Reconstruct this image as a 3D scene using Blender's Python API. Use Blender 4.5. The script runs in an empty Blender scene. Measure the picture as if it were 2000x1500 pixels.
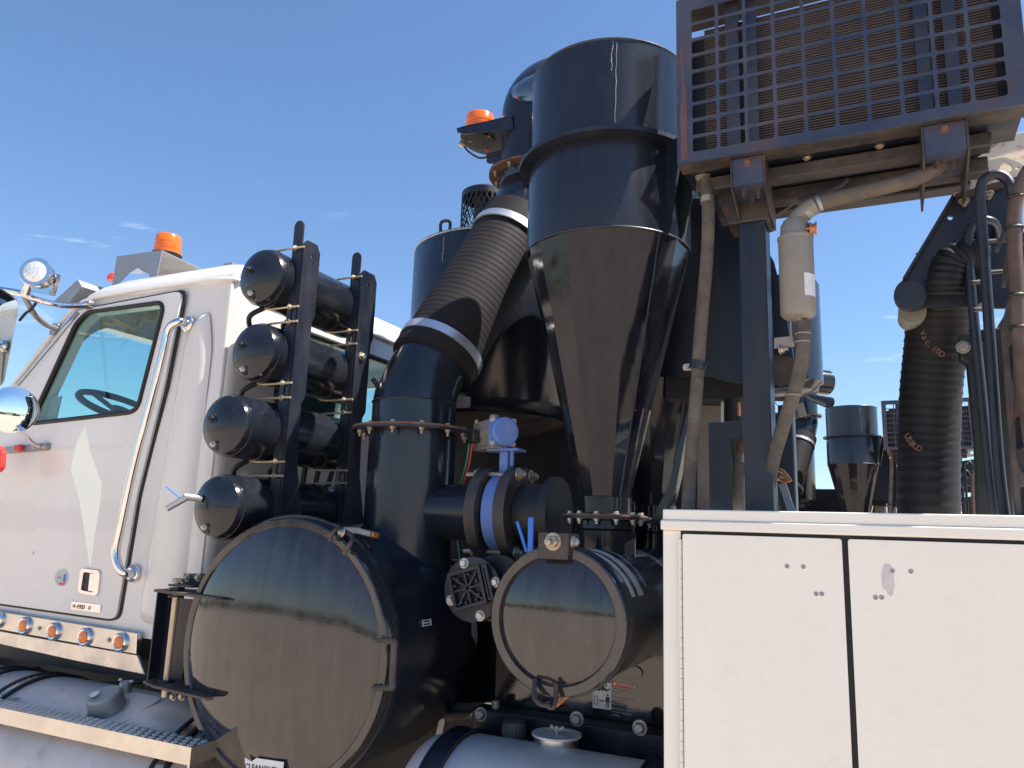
import bpy, math, random
from math import sin, cos, pi, radians, sqrt
from mathutils import Vector, Matrix
from mathutils.geometry import tessellate_polygon
random.seed(7)
scene = bpy.context.scene
COL = scene.collection
V = Vector

# ------------------------------------------------------------------ camera
EYE = V((0, 0, 1.65))
R3 = Matrix(((0.90215291, 0.05209986, 0.42825896),
             (0.43010856, -0.18585553, -0.88343894),
             (0.03356725, 0.98119485, -0.1900787)))
cam_d = bpy.data.cameras.new('camera')
cam_d.sensor_width = 36.0
cam_d.lens = 27.0
cam_d.clip_start = 0.02
cam_d.clip_end = 4000
cam = bpy.data.objects.new('camera', cam_d)
COL.objects.link(cam)
cam.matrix_world = Matrix.Translation(EYE) @ R3.to_4x4()
scene.camera = cam

# ------------------------------------------------------------------ light
SUN_EL, SUN_AZ = radians(58), radians(15)      # azimuth measured from +x towards +y
world = bpy.data.worlds.new('World')
scene.world = world
world.use_nodes = True
nt = world.node_tree
nt.nodes.clear()
wo = nt.nodes.new('ShaderNodeOutputWorld')
bg = nt.nodes.new('ShaderNodeBackground')
sky = nt.nodes.new('ShaderNodeTexSky')
sky.sky_type = 'NISHITA'
sky.sun_disc = False
sky.sun_elevation = SUN_EL
sky.sun_rotation = pi / 2 - SUN_AZ
sky.altitude = 900
sky.air_density = 1.25
sky.dust_density = 0.7
sky.ozone_density = 3.2
tc = nt.nodes.new('ShaderNodeTexCoord')
mp = nt.nodes.new('ShaderNodeMapping')
mp.inputs['Scale'].default_value = (2.2, 2.2, 9.0)
nz = nt.nodes.new('ShaderNodeTexNoise')
nz.inputs['Scale'].default_value = 3.1
nz.inputs['Detail'].default_value = 7
nz.inputs['Roughness'].default_value = 0.62
nz.inputs['Distortion'].default_value = 0.5
rp = nt.nodes.new('ShaderNodeValToRGB')
rp.color_ramp.elements[0].position = 0.60
rp.color_ramp.elements[1].position = 0.82
rp.color_ramp.elements[1].color = (0.45, 0.45, 0.45, 1)
mx = nt.nodes.new('ShaderNodeMix')
mx.data_type = 'RGBA'
mx.inputs['B'].default_value = (9.0, 9.4, 10.0, 1)
L = nt.links.new
L(tc.outputs['Generated'], mp.inputs['Vector'])
L(mp.outputs[0], nz.inputs['Vector'])
L(nz.outputs['Fac'], rp.inputs['Fac'])
L(sky.outputs[0], mx.inputs['A'])
sx_ = nt.nodes.new('ShaderNodeSeparateXYZ')
mr_ = nt.nodes.new('ShaderNodeMapRange')
mr_.inputs['From Min'].default_value = 0.42
mr_.inputs['From Max'].default_value = 0.30
mu_ = nt.nodes.new('ShaderNodeMath')
mu_.operation = 'MULTIPLY'
L(tc.outputs['Generated'], sx_.inputs[0])
L(sx_.outputs['Z'], mr_.inputs['Value'])
L(rp.outputs['Color'], mu_.inputs[0])
L(mr_.outputs[0], mu_.inputs[1])
L(mu_.outputs[0], mx.inputs['Factor'])
tn = nt.nodes.new('ShaderNodeMix')
tn.data_type = 'RGBA'
tn.blend_type = 'MULTIPLY'
tn.inputs['Factor'].default_value = 1.0
tn.inputs['B'].default_value = (0.88, 0.98, 1.10, 1)
L(mx.outputs['Result'], tn.inputs['A'])
L(tn.outputs['Result'], bg.inputs['Color'])
bg.inputs['Strength'].default_value = 0.085
L(bg.outputs[0], wo.inputs[0])

sun_d = bpy.data.lights.new('sun', 'SUN')
sun_d.energy = 5.0
sun_d.angle = radians(0.53)
sun_d.color = (1.0, 0.95, 0.88)
sun = bpy.data.objects.new('sun', sun_d)
COL.objects.link(sun)
sd = V((cos(SUN_EL) * cos(SUN_AZ), cos(SUN_EL) * sin(SUN_AZ), sin(SUN_EL)))
sun.rotation_euler = sd.to_track_quat('Z', 'Y').to_euler()
sun.location = (0, 0, 30)

vs = scene.view_settings
vs.view_transform = 'Standard'
vs.look = 'None'
vs.exposure = 1.02
vs.gamma = 1.0
vs.use_curve_mapping = False


def at(px, py, y=None, x=None, z=None):
    """point where the sight line of a photo pixel meets a plane of the truck"""
    w = R3 @ V((px - 1000.0, 750.0 - py, -1500.0))
    if y is not None:
        t = y / w.y
    elif x is not None:
        t = x / w.x
    else:
        t = (z - EYE.z) / w.z
    return w * t + EYE


# ------------------------------------------------------------------ materials
def material(name, base, rough=0.4, metal=0.0, dirt=None, dirt_amt=0.0, dirt_scale=3.0, streak=1.0,
             dirt_rough=0.6, bump=0.0, bump_scale=6.0, bump_detail=2.0, coat=0.0, spots=None, spot_amt=0.0,
             spot_scale=30.0, trans=0.0, alpha=1.0, spec=0.5, fine=0.0, streak_axis=2):
    m = bpy.data.materials.new(name)
    m.use_nodes = True
    t = m.node_tree
    b = t.nodes['Principled BSDF']
    l = t.links.new
    b.inputs['Base Color'].default_value = (*base, 1)
    b.inputs['Roughness'].default_value = rough
    b.inputs['Metallic'].default_value = metal
    b.inputs['Coat Weight'].default_value = coat
    b.inputs['Transmission Weight'].default_value = trans
    b.inputs['Alpha'].default_value = alpha
    b.inputs['Specular IOR Level'].default_value = spec
    geo = t.nodes.new('ShaderNodeNewGeometry')
    cur = None
    if dirt:
        mpn = t.nodes.new('ShaderNodeMapping')
        s = [1, 1, 1]
        s[streak_axis] = 1.0 / streak
        mpn.inputs['Scale'].default_value = s
        l(geo.outputs['Position'], mpn.inputs['Vector'])
        n = t.nodes.new('ShaderNodeTexNoise')
        n.inputs['Scale'].default_value = dirt_scale
        n.inputs['Detail'].default_value = 9
        n.inputs['Roughness'].default_value = 0.68
        l(mpn.outputs[0], n.inputs['Vector'])
        r = t.nodes.new('ShaderNodeMapRange')
        r.inputs['From Min'].default_value = 0.36
        r.inputs['From Max'].default_value = 0.72
        r.inputs['To Max'].default_value = dirt_amt
        l(n.outputs['Fac'], r.inputs['Value'])
        mi = t.nodes.new('ShaderNodeMix')
        mi.data_type = 'RGBA'
        mi.inputs['A'].default_value = (*base, 1)
        mi.inputs['B'].default_value = (*dirt, 1)
        l(r.outputs[0], mi.inputs['Factor'])
        cur = mi.outputs['Result']
        r2 = t.nodes.new('ShaderNodeMapRange')
        r2.inputs['From Min'].default_value = 0.36
        r2.inputs['From Max'].default_value = 0.72
        r2.inputs['To Min'].default_value = rough
        r2.inputs['To Max'].default_value = dirt_rough
        l(n.outputs['Fac'], r2.inputs['Value'])
        l(r2.outputs[0], b.inputs['Roughness'])
    if spots:
        n2 = t.nodes.new('ShaderNodeTexNoise')
        n2.inputs['Scale'].default_value = spot_scale
        n2.inputs['Detail'].default_value = 6
        n2.inputs['Roughness'].default_value = 0.7
        l(geo.outputs['Position'], n2.inputs['Vector'])
        r3 = t.nodes.new('ShaderNodeMapRange')
        r3.inputs['From Min'].default_value = 0.56
        r3.inputs['From Max'].default_value = 0.66
        r3.inputs['To Max'].default_value = spot_amt
        l(n2.outputs['Fac'], r3.inputs['Value'])
        m2 = t.nodes.new('ShaderNodeMix')
        m2.data_type = 'RGBA'
        if cur:
            l(cur, m2.inputs['A'])
        else:
            m2.inputs['A'].default_value = (*base, 1)
        m2.inputs['B'].default_value = (*spots, 1)
        l(r3.outputs[0], m2.inputs['Factor'])
        cur = m2.outputs['Result']
    if cur:
        l(cur, b.inputs['Base Color'])
    if bump or fine:
        n3 = t.nodes.new('ShaderNodeTexNoise')
        n3.inputs['Scale'].default_value = bump_scale
        n3.inputs['Detail'].default_value = bump_detail
        l(geo.outputs['Position'], n3.inputs['Vector'])
        bp = t.nodes.new('ShaderNodeBump')
        bp.inputs['Strength'].default_value = bump
        bp.inputs['Distance'].default_value = 0.02
        l(n3.outputs['Fac'], bp.inputs['Height'])
        last = bp
        if fine:
            n4 = t.nodes.new('ShaderNodeTexNoise')
            n4.inputs['Scale'].default_value = 160
            n4.inputs['Detail'].default_value = 3
            l(geo.outputs['Position'], n4.inputs['Vector'])
            bq = t.nodes.new('ShaderNodeBump')
            bq.inputs['Strength'].default_value = fine
            bq.inputs['Distance'].default_value = 0.002
            l(n4.outputs['Fac'], bq.inputs['Height'])
            l(bp.outputs[0], bq.inputs['Normal'])
            last = bq
        l(last.outputs[0], b.inputs['Normal'])
    return m


DUST = (0.21, 0.17, 0.14)
RUST = (0.16, 0.055, 0.025)
black = material('black gloss paint', (0.010, 0.014, 0.024), 0.11, dirt=(0.075, 0.074, 0.076), dirt_amt=0.22, dirt_scale=4.5,
                 streak=7, dirt_rough=0.34, bump=0.10, bump_scale=3.0, spots=(0.16, 0.15, 0.14), spot_amt=0.06, spot_scale=60, fine=0.04)
shiny = material('black cone paint', (0.006, 0.008, 0.014), 0.05, dirt=(0.08, 0.070, 0.062), dirt_amt=0.24, dirt_scale=20,
                 streak=14, dirt_rough=0.16, bump=0.20, bump_scale=5.0, spec=0.36)
doorblk = material('dusty black door paint', (0.015, 0.015, 0.019), 0.045, dirt=(0.15, 0.13, 0.12), dirt_amt=0.22, dirt_scale=24,
                   streak=10, dirt_rough=0.12, bump=0.045, bump_scale=2.4, spots=(0.2, 0.19, 0.18), spot_amt=0.05, spot_scale=90,
                   spec=0.8, fine=0.05)
satin = material('satin black steel', (0.007, 0.011, 0.024), 0.28, dirt=(0.10, 0.088, 0.08), dirt_amt=0.20, dirt_scale=9,
                 streak=3, dirt_rough=0.6, bump=0.05, spots=(0.2, 0.18, 0.16), spot_amt=0.05, spot_scale=90, fine=0.05)
dusty = material('dusty black steel', (0.020, 0.019, 0.022), 0.45, dirt=(0.17, 0.13, 0.105), dirt_amt=0.55, dirt_scale=8,
                 dirt_rough=0.8, bump=0.05, spots=RUST, spot_amt=0.55, spot_scale=26)
guardm = material('worn black guard paint', (0.022, 0.036, 0.072), 0.40, dirt=(0.12, 0.115, 0.135), dirt_amt=0.6, dirt_scale=3.2,
                  dirt_rough=0.6, spots=(0.085, 0.04, 0.035), spot_amt=0.5, spot_scale=6, bump=0.05, fine=0.05)
cyl_air = material('dusty black tank paint', (0.008, 0.011, 0.018), 0.13, dirt=(0.10, 0.09, 0.082), dirt_amt=0.13, dirt_scale=7,
                   dirt_rough=0.3, bump=0.04, spots=(0.2, 0.19, 0.18), spot_amt=0.03, spot_scale=80, fine=0.02)
white = material('white cab paint', (0.77, 0.735, 0.685), 0.22, dirt=(0.55, 0.46, 0.40), dirt_amt=0.30, dirt_scale=2.2, streak=3,
                 dirt_rough=0.4, coat=0.5, bump=0.03, bump_scale=3)
cabwhite = material('white cabinet paint', (0.89, 0.845, 0.745), 0.30, dirt=(0.70, 0.62, 0.53), dirt_amt=0.22, dirt_scale=2.6,
                    streak=4, dirt_rough=0.5, coat=0.25, spots=(0.5, 0.44, 0.40), spot_amt=0.07, spot_scale=22)
boomwhite = material('rust chipped white paint', (0.66, 0.64, 0.58), 0.45, dirt=(0.45, 0.38, 0.30), dirt_amt=0.5, dirt_scale=5,
                     dirt_rough=0.6, spots=(0.20, 0.04, 0.03), spot_amt=0.9, spot_scale=9)
chrome = material('chrome', (0.75, 0.75, 0.76), 0.07, 1.0, dirt=(0.5, 0.42, 0.36), dirt_amt=0.25, dirt_scale=30, dirt_rough=0.22)
stainless = material('stainless strip', (0.62, 0.60, 0.57), 0.22, 1.0, dirt=(0.45, 0.37, 0.30), dirt_amt=0.35, dirt_scale=9,
                     dirt_rough=0.4, bump=0.02)
alu = material('dirty brushed aluminium', (0.72, 0.64, 0.575), 0.42, 0.3, dirt=(0.42, 0.36, 0.31), dirt_amt=0.60, dirt_scale=4,
               dirt_rough=0.5, bump=0.04, bump_scale=5, spots=(0.2, 0.19, 0.19), spot_amt=0.25, spot_scale=14)
tankalu = material('grey blue aluminium tank', (0.74, 0.73, 0.73), 0.36, 0.3, dirt=(0.36, 0.33, 0.31), dirt_amt=0.45, dirt_scale=3,
                   dirt_rough=0.5, bump=0.04, spots=(0.22, 0.23, 0.26), spot_amt=0.3, spot_scale=10)
galv = material('dull galvanised steel', (0.36, 0.37, 0.38), 0.45, 0.75, dirt=(0.30, 0.26, 0.22), dirt_amt=0.5, dirt_scale=10, dirt_rough=0.65)
castalu = material('cast aluminium canister', (0.27, 0.25, 0.215), 0.5, 0.3, dirt=(0.20, 0.165, 0.12), dirt_amt=0.6, dirt_scale=12,
                   dirt_rough=0.7, bump=0.03)
zinc = material('yellow zinc fastener', (0.52, 0.47, 0.38), 0.35, 0.8, dirt=(0.25, 0.17, 0.11), dirt_amt=0.7, dirt_scale=60)
steelb = material('pale steel bolt', (0.62, 0.60, 0.56), 0.35, 0.7, dirt=(0.35, 0.22, 0.14), dirt_amt=0.55, dirt_scale=50)
rod = material('tan zinc rod', (0.58, 0.48, 0.33), 0.4, 0.6, dirt=(0.42, 0.33, 0.22), dirt_amt=0.5, dirt_scale=18)
rust = material('rusty flange edge', (0.12, 0.055, 0.035), 0.7, dirt=(0.22, 0.12, 0.08), dirt_amt=0.8, dirt_scale=25)
rubber = material('ribbed black rubber', (0.014, 0.012, 0.013), 0.65, spec=0.22, dirt=(0.026, 0.022, 0.022), dirt_amt=0.5, dirt_scale=6,
                  streak=1, dirt_rough=0.8, bump=0.06, bump_scale=30, fine=0.15)
deeprub = material('dark corrugated rubber', (0.009, 0.009, 0.011), 0.5, spec=0.3, dirt=(0.035, 0.03, 0.028), dirt_amt=0.4, dirt_scale=8, dirt_rough=0.75)
sleeve = material('dusty braided sleeve', (0.075, 0.062, 0.05), 0.75, dirt=(0.19, 0.155, 0.12), dirt_amt=0.8, dirt_scale=14, dirt_rough=0.9, fine=0.3, bump=0.1, bump_scale=40)
brownhose = material('brown weathered hose', (0.065, 0.040, 0.03), 0.6, dirt=(0.15, 0.10, 0.075), dirt_amt=0.8, dirt_scale=10)
gasket = material('black rubber seal', (0.012, 0.012, 0.014), 0.55)
band = material('bright steel band', (0.66, 0.68, 0.72), 0.26, 0.85, dirt=(0.45, 0.42, 0.4), dirt_amt=0.4, dirt_scale=12)
blue = material('blue valve paint', (0.10, 0.20, 0.52), 0.5, dirt=(0.22, 0.30, 0.50), dirt_amt=0.7, dirt_scale=12, dirt_rough=0.75)
blueh = material('blue lever grip', (0.06, 0.22, 0.75), 0.4)
copper = material('copper brown fitting', (0.45, 0.19, 0.08), 0.35, 0.6)
fins = material('brown dusty radiator fins', (0.10, 0.080, 0.075), 0.7, dirt=(0.14, 0.11, 0.10), dirt_amt=0.8, dirt_scale=10)
interior = material('grey cab interior', (0.07, 0.08, 0.085), 0.7)
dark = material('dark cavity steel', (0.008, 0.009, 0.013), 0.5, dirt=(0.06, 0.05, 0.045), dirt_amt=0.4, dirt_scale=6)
redm = material('red reflector plastic', (0.75, 0.04, 0.03), 0.3)
amber = material('amber beacon plastic', (0.95, 0.20, 0.012), 0.18, trans=0.35, coat=0.4)
amberl = material('amber marker lens', (0.85, 0.20, 0.02), 0.25, coat=0.4)
lens = material('clear lamp glass', (0.85, 0.84, 0.80), 0.12, 0.5, bump=0.3, bump_scale=90)
mirrorm = material('mirror glass', (0.72, 0.78, 0.76), 0.02, 1.0)
labelw = material('white sticker', (0.72, 0.73, 0.74), 0.4, dirt=(0.45, 0.42, 0.4), dirt_amt=0.4, dirt_scale=20)
labelr = material('red sticker', (0.55, 0.05, 0.045), 0.45)
ink = material('black print', (0.015, 0.015, 0.018), 0.5)
palep = material('pale print', (0.55, 0.56, 0.6), 0.5)
cream = material('cream painted sunlight', (0.90, 0.91, 0.80), 0.35)  # sunlit tone of the kite patch painted on the door
stripe = material('pale stripe tone', (0.58, 0.56, 0.48), 0.5, dirt=(0.38, 0.36, 0.31), dirt_amt=0.7, dirt_scale=40)
orangep = material('orange hose print', (0.17, 0.07, 0.05), 0.7, dirt=(0.15, 0.07, 0.05), dirt_amt=0.6, dirt_scale=40)
tyrem = material('tyre rubber', (0.022, 0.021, 0.021), 0.8, dirt=DUST, dirt_amt=0.5, dirt_scale=8)
tealp = material('teal sticker print', (0.25, 0.6, 0.6), 0.5)
bluep = material('blue sticker print', (0.04, 0.16, 0.55), 0.5)
redwire = material('red air line', (0.5, 0.04, 0.05), 0.5)
greenwire = material('green air line', (0.03, 0.22, 0.12), 0.5)
puttym = material('tan grey painted panel', (0.20, 0.17, 0.145), 0.6, dirt=(0.30, 0.25, 0.2), dirt_amt=0.6, dirt_scale=6)
corem = material('rust brown core', (0.16, 0.07, 0.035), 0.6, dirt=(0.3, 0.17, 0.09), dirt_amt=0.8, dirt_scale=14)

glass = bpy.data.materials.new('teal tinted glass')
glass.use_nodes = True
g = glass.node_tree
g.nodes.clear()
o_ = g.nodes.new('ShaderNodeOutputMaterial')
tr = g.nodes.new('ShaderNodeBsdfTransparent')
tr.inputs['Color'].default_value = (0.82, 0.93, 0.915, 1)
gl = g.nodes.new('ShaderNodeBsdfGlossy')
gl.inputs['Roughness'].default_value = 0.01
gl.inputs['Color'].default_value = (0.9, 0.95, 0.95, 1)
fr = g.nodes.new('ShaderNodeFresnel')
fr.inputs['IOR'].default_value = 1.5
ms = g.nodes.new('ShaderNodeMixShader')
gg = g.nodes.new('ShaderNodeNewGeometry')
gm_ = g.nodes.new('ShaderNodeMath')
gm_.operation = 'SUBTRACT'
gm_.inputs[0].default_value = 1.0
gn_ = g.nodes.new('ShaderNodeMath')
gn_.operation = 'MULTIPLY'
g.links.new(gg.outputs['Backfacing'], gm_.inputs[1])
g.links.new(gm_.outputs[0], gn_.inputs[0])
g.links.new(fr.outputs[0], gn_.inputs[1])
g.links.new(gn_.outputs[0], ms.inputs[0])
g.links.new(tr.outputs[0], ms.inputs[1])
g.links.new(gl.outputs[0], ms.inputs[2])
g.links.new(ms.outputs[0], o_.inputs[0])

# ------------------------------------------------------------------ mesh kit
WORLDLOC = {}


def frame_from(d):
    d = V(d).normalized()
    u = d.cross(V((0, 0, 1)))
    if u.length < 1e-4:
        u = V((1, 0, 0))
    u.normalize()
    v = d.cross(u).normalized()
    return u, v, d


class MB:
    def __init__(s):
        s.v, s.f = [], []

    def add(s, vs_, fs_):
        n = len(s.v)
        s.v += [V(p) for p in vs_]
        s.f += [tuple(i + n for i in f) for f in fs_]
        return s

    def box(s, c, size, M=None):
        c = V(c)
        h = V(size) / 2
        pts = []
        for dx in (-1, 1):
            for dy in (-1, 1):
                for dz in (-1, 1):
                    p = V((dx * h.x, dy * h.y, dz * h.z))
                    pts.append(c + (M @ p if M else p))
        return s.add(pts, [(0, 1, 3, 2), (4, 6, 7, 5), (0, 4, 5, 1), (2, 3, 7, 6), (0, 2, 6, 4), (1, 5, 7, 3)])

    def bb(s, x0, x1, y0, y1, z0, z1):
        return s.box(((x0 + x1) / 2, (y0 + y1) / 2, (z0 + z1) / 2), (abs(x1 - x0), abs(y1 - y0), abs(z1 - z0)))

    def beam(s, a, b, w, h, up=(0, 0, 1)):
        a, b = V(a), V(b)
        d = (b - a)
        ln = d.length
        d.normalize()
        side = d.cross(V(up))
        if side.length < 1e-4:
            side = d.cross(V((0, 1, 0)))
        side.normalize()
        u = side.cross(d)
        M = Matrix((side, d, u)).transposed()
        return s.box((a + b) / 2, (w, ln, h), M)

    def lathe(s, p0, d, prof, n=32, cap=True, squash=None):
        u, v, d = frame_from(d)
        p0 = V(p0)
        pts, fs = [], []
        for (t, r) in prof:
            for k in range(n):
                a = 2 * pi * k / n
                pts.append(p0 + d * t + (u * cos(a) + v * sin(a)) * r)
        m = len(prof)
        for i in range(m - 1):
            for k in range(n):
                k2 = (k + 1) % n
                fs.append((i * n + k, i * n + k2, (i + 1) * n + k2, (i + 1) * n + k))
        if cap:
            if prof[0][1] > 1e-5:
                fs.append(tuple(range(n))[::-1])
            if prof[-1][1] > 1e-5:
                fs.append(tuple((m - 1) * n + k for k in range(n)))
        return s.add(pts, fs)

    def cyl(s, a, b, r0, r1=None, n=24, cap=True):
        a, b = V(a), V(b)
        return s.lathe(a, b - a, [(0, r0), ((b - a).length, r0 if r1 is None else r1)], n, cap)

    def tube(s, pts, r, n=10, closed=False, cap=True):
        pts = [V(p) for p in pts]
        m = len(pts)
        rr = r if isinstance(r, (list, tuple)) else [r] * m
        tang = []
        for i in range(m):
            if closed:
                t = pts[(i + 1) % m] - pts[i - 1]
            else:
                t = pts[min(i + 1, m - 1)] - pts[max(i - 1, 0)]
            tang.append(t.normalized())
        u, v, _ = frame_from(tang[0])
        vs_, fs_ = [], []
        for i in range(m):
            t = tang[i]
            u = (u - t * u.dot(t)).normalized()
            v = t.cross(u)
            for k in range(n):
                a = 2 * pi * k / n
                vs_.append(pts[i] + (u * cos(a) + v * sin(a)) * rr[i])
        for i in range(m if closed else m - 1):
            j = (i + 1) % m
            for k in range(n):
                k2 = (k + 1) % n
                fs_.append((i * n + k, i * n + k2, j * n + k2, j * n + k))
        if cap and not closed:
            fs_.append(tuple(range(n))[::-1])
            fs_.append(tuple((m - 1) * n + k for k in range(n)))
        return s.add(vs_, fs_)

    def plate(s, outer, T, th, holes=()):
        loops = [list(outer)] + [list(h) for h in holes]
        flat = [V((p[0], p[1], 0)) for lp in loops for p in lp]
        tris = tessellate_polygon([[V((p[0], p[1], 0)) for p in lp] for lp in loops])
        N = len(flat)
        vs_ = [T(p.x, p.y, 0) for p in flat] + [T(p.x, p.y, th) for p in flat]
        fs_ = [tuple(t) for t in tris] + [tuple(i + N for i in t[::-1]) for t in tris]
        o = 0
        for lp in loops:
            m = len(lp)
            for i in range(m):
                j = (i + 1) % m
                fs_.append((o + i, o + j, N + o + j, N + o + i))
            o += m
        return s.add(vs_, fs_)

    def ring(s, c, d, R, r, n=40, m=8):
        u, v, d = frame_from(d)
        c = V(c)
        return s.tube([c + (u * cos(2 * pi * k / n) + v * sin(2 * pi * k / n)) * R for k in range(n)], r, m, closed=True)


def finish_mesh(name, verts, faces, mat, smooth=35):
    me = bpy.data.meshes.new(name)
    me.from_pydata(verts, [], faces)
    me.validate()
    me.materials.append(mat)
    import bmesh
    bm = bmesh.new()
    bm.from_mesh(me)
    bmesh.ops.remove_doubles(bm, verts=bm.verts, dist=1e-6)
    bmesh.ops.recalc_face_normals(bm, faces=bm.faces)
    bm.to_mesh(me)
    bm.free()
    if smooth:
        me.polygons.foreach_set('use_smooth', [True] * len(me.polygons))
        me.set_sharp_from_angle(angle=radians(smooth))
    return me


def put(o, parent, wl):
    COL.objects.link(o)
    if parent is not None:
        o.parent = parent
        o.location = wl - WORLDLOC[parent.name]
    else:
        o.location = wl
    WORLDLOC[o.name] = wl.copy()


def build(name, mb, mat, parent=None, label=None, kind=None, smooth=35, bevel=0, group=None):
    lo = V((min(p.x for p in mb.v), min(p.y for p in mb.v), min(p.z for p in mb.v)))
    hi = V((max(p.x for p in mb.v), max(p.y for p in mb.v), max(p.z for p in mb.v)))
    c = (lo + hi) / 2
    me = finish_mesh(name, [p - c for p in mb.v], mb.f, mat, smooth)
    o = bpy.data.objects.new(name, me)
    put(o, parent, c)
    if label:
        o['label'] = label
    if kind:
        o['kind'] = kind
    if group:
        o['group'] = group
    if bevel:
        b = o.modifiers.new('bevel', 'BEVEL')
        b.width = bevel
        b.segments = 2
        b.limit_method = 'ANGLE'
        b.angle_limit = radians(40)
        b.harden_normals = False
    return o


PROTO = {}


def fastener(p, d, r=0.009, parent=None, mat=None, name='bolt', stud=0.0, washer=True):
    """hexagon bolt head or nut with washer, lying along d; alike ones share mesh data"""
    mat = mat or steelb
    key = (name, mat.name, round(r, 4), round(stud, 3), washer)
    if key not in PROTO:
        b = MB()
        if washer:
            b.lathe((0, 0, 0), (0, 0, 1), [(0, r * 1.45), (r * 0.22, r * 1.4)], 14)
        b.lathe((0, 0, r * 0.2), (0, 0, 1), [(0, r), (r * 0.8, r), (r * 0.95, r * 0.8)], 6)
        if stud:
            b.lathe((0, 0, r), (0, 0, 1), [(0, r * 0.55), (stud, r * 0.55), (stud + r * .1, r * 0.4)], 10)
        PROTO[key] = finish_mesh(name, b.v, b.f, mat, 30)
    o = bpy.data.objects.new(name, PROTO[key])
    p = V(p)
    put(o, parent, p)
    o.rotation_euler = V(d).to_track_quat('Z', 'Y').to_euler()
    return o


def rrect(x0, x1, z0, z1, r, n=4):
    pts = []
    for (cx, cz, a0) in ((x1 - r, z0 + r, -90), (x1 - r, z1 - r, 0), (x0 + r, z1 - r, 90), (x0 + r, z0 + r, 180)):
        for k in range(n + 1):
            a = radians(a0 + 90 * k / n)
            pts.append((cx + r * cos(a), cz + r * sin(a)))
    return pts


def roundpoly(pts, r, n=4):
    out = []
    m = len(pts)
    for i in range(m):
        p, a, b = V(pts[i]).to_2d(), V(pts[i - 1]).to_2d(), V(pts[(i + 1) % m]).to_2d()
        rr = r[i] if isinstance(r, (list, tuple)) else r
        da, db = (a - p), (b - p)
        la = min(rr, da.length * .45)
        lb = min(rr, db.length * .45)
        A, B = p + da.normalized() * la, p + db.normalized() * lb
        for k in range(n + 1):
            t = k / n
            q = A * (1 - t) ** 2 + p * 2 * t * (1 - t) + B * t ** 2
            out.append((q.x, q.y))
    return out


def circ(cx, cz, r, n=16):
    return [(cx + r * cos(2 * pi * k / n), cz + r * sin(2 * pi * k / n)) for k in range(n)]


def YP(y):            # plate in the truck's side plane, thickness going inward
    return lambda u, v, w: V((u, y + w, v))


def XP(x):            # plate across the truck, thickness towards the rear
    return lambda u, v, w: V((x + w, u, v))


def ZP(z):
    return lambda u, v, w: V((u, v, z + w))


def smoothpath(pts, n=8):
    """Catmull-Rom through the points"""
    pts = [V(p) for p in pts]
    P = [pts[0] * 2 - pts[1]] + pts + [pts[-1] * 2 - pts[-2]]
    out = []
    for i in range(1, len(P) - 2):
        for k in range(n):
            t = k / n
            a, b, c, d = P[i - 1], P[i], P[i + 1], P[i + 2]
            out.append(0.5 * ((2 * b) + (c - a) * t + (2 * a - 5 * b + 4 * c - d) * t * t + (3 * b - a - 3 * c + d) * t ** 3))
    out.append(pts[-1])
    return out


def text(s_, size, org, u, v, mat, parent, name='lettering', off=0.0, bold=0.0, align='LEFT', extrude=0.0004, shear=0.0):
    cu = bpy.data.curves.new(name, 'FONT')
    cu.body = s_
    cu.size = size
    cu.extrude = extrude
    cu.offset = bold
    cu.align_x = align
    cu.shear = shear
    cu.resolution_u = 3
    tmp = bpy.data.objects.new(name + '_tmp', cu)
    COL.objects.link(tmp)
    dg = bpy.context.evaluated_depsgraph_get()
    me = bpy.data.meshes.new_from_object(tmp.evaluated_get(dg))
    bpy.data.objects.remove(tmp)
    bpy.data.curves.remove(cu)
    u, v = V(u).normalized(), V(v).normalized()
    w = u.cross(v)
    M = Matrix((u, v, w)).transposed().to_4x4()
    me.transform(M)
    me.materials.clear()
    me.materials.append(mat)
    me.name = name
    o = bpy.data.objects.new(name, me)
    put(o, parent, V(org) + w * off)
    return o


# ------------------------------------------------------------------ the setting
gm = material('dusty packed ground', (0.54, 0.43, 0.33), 0.95, dirt=(0.42, 0.33, 0.25), dirt_amt=0.9, dirt_scale=0.35, dirt_rough=0.95,
              spots=(0.52, 0.44, 0.37), spot_amt=0.6, spot_scale=6, bump=0.3, bump_scale=9, bump_detail=6)
b = MB()
nn = 24
b.add([(0, 0, 0)], [])
for ring_ in (12, 60, 300, 1500):
    for k in range(nn):
        b.v.append(V((ring_ * cos(2 * pi * k / nn), ring_ * sin(2 * pi * k / nn), 0)))
for k in range(nn):
    b.f.append((0, 1 + k, 1 + (k + 1) % nn))
    for q in range(3):
        b.f.append((1 + q * nn + k, 1 + (q + 1) * nn + k, 1 + (q + 1) * nn + (k + 1) % nn, 1 + q * nn + (k + 1) % nn))
build('ground', b, gm, kind='structure', smooth=0, label='dusty tan packed earth of the yard')
hillm = material('hazy brown hills', (0.13, 0.11, 0.105), 0.95, dirt=(0.09, 0.085, 0.09), dirt_amt=0.8, dirt_scale=0.02)
b = MB()
nh = 220
for k in range(nh):
    a = 2 * pi * k / nh
    h = 14 + 16 * (0.5 + 0.5 * sin(a * 3 + 1)) + 9 * sin(a * 11 + 2) * sin(a * 5) + 5 * sin(a * 23) + random.uniform(-1.5, 1.5)
    if 0.3 < (a % (2 * pi)) < 2.8:
        h *= 0.25
    h = max(h, 2)
    for (rr, zz) in ((1150, -1), (1210, h * .55), (1290, h), (1420, -1)):
        b.v.append(V((rr * cos(a), rr * sin(a), zz)))
for k in range(nh):
    for q in range(3):
        k2 = (k + 1) % nh
        b.f.append((k * 4 + q, k2 * 4 + q, k2 * 4 + q + 1, k * 4 + q + 1))
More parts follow.
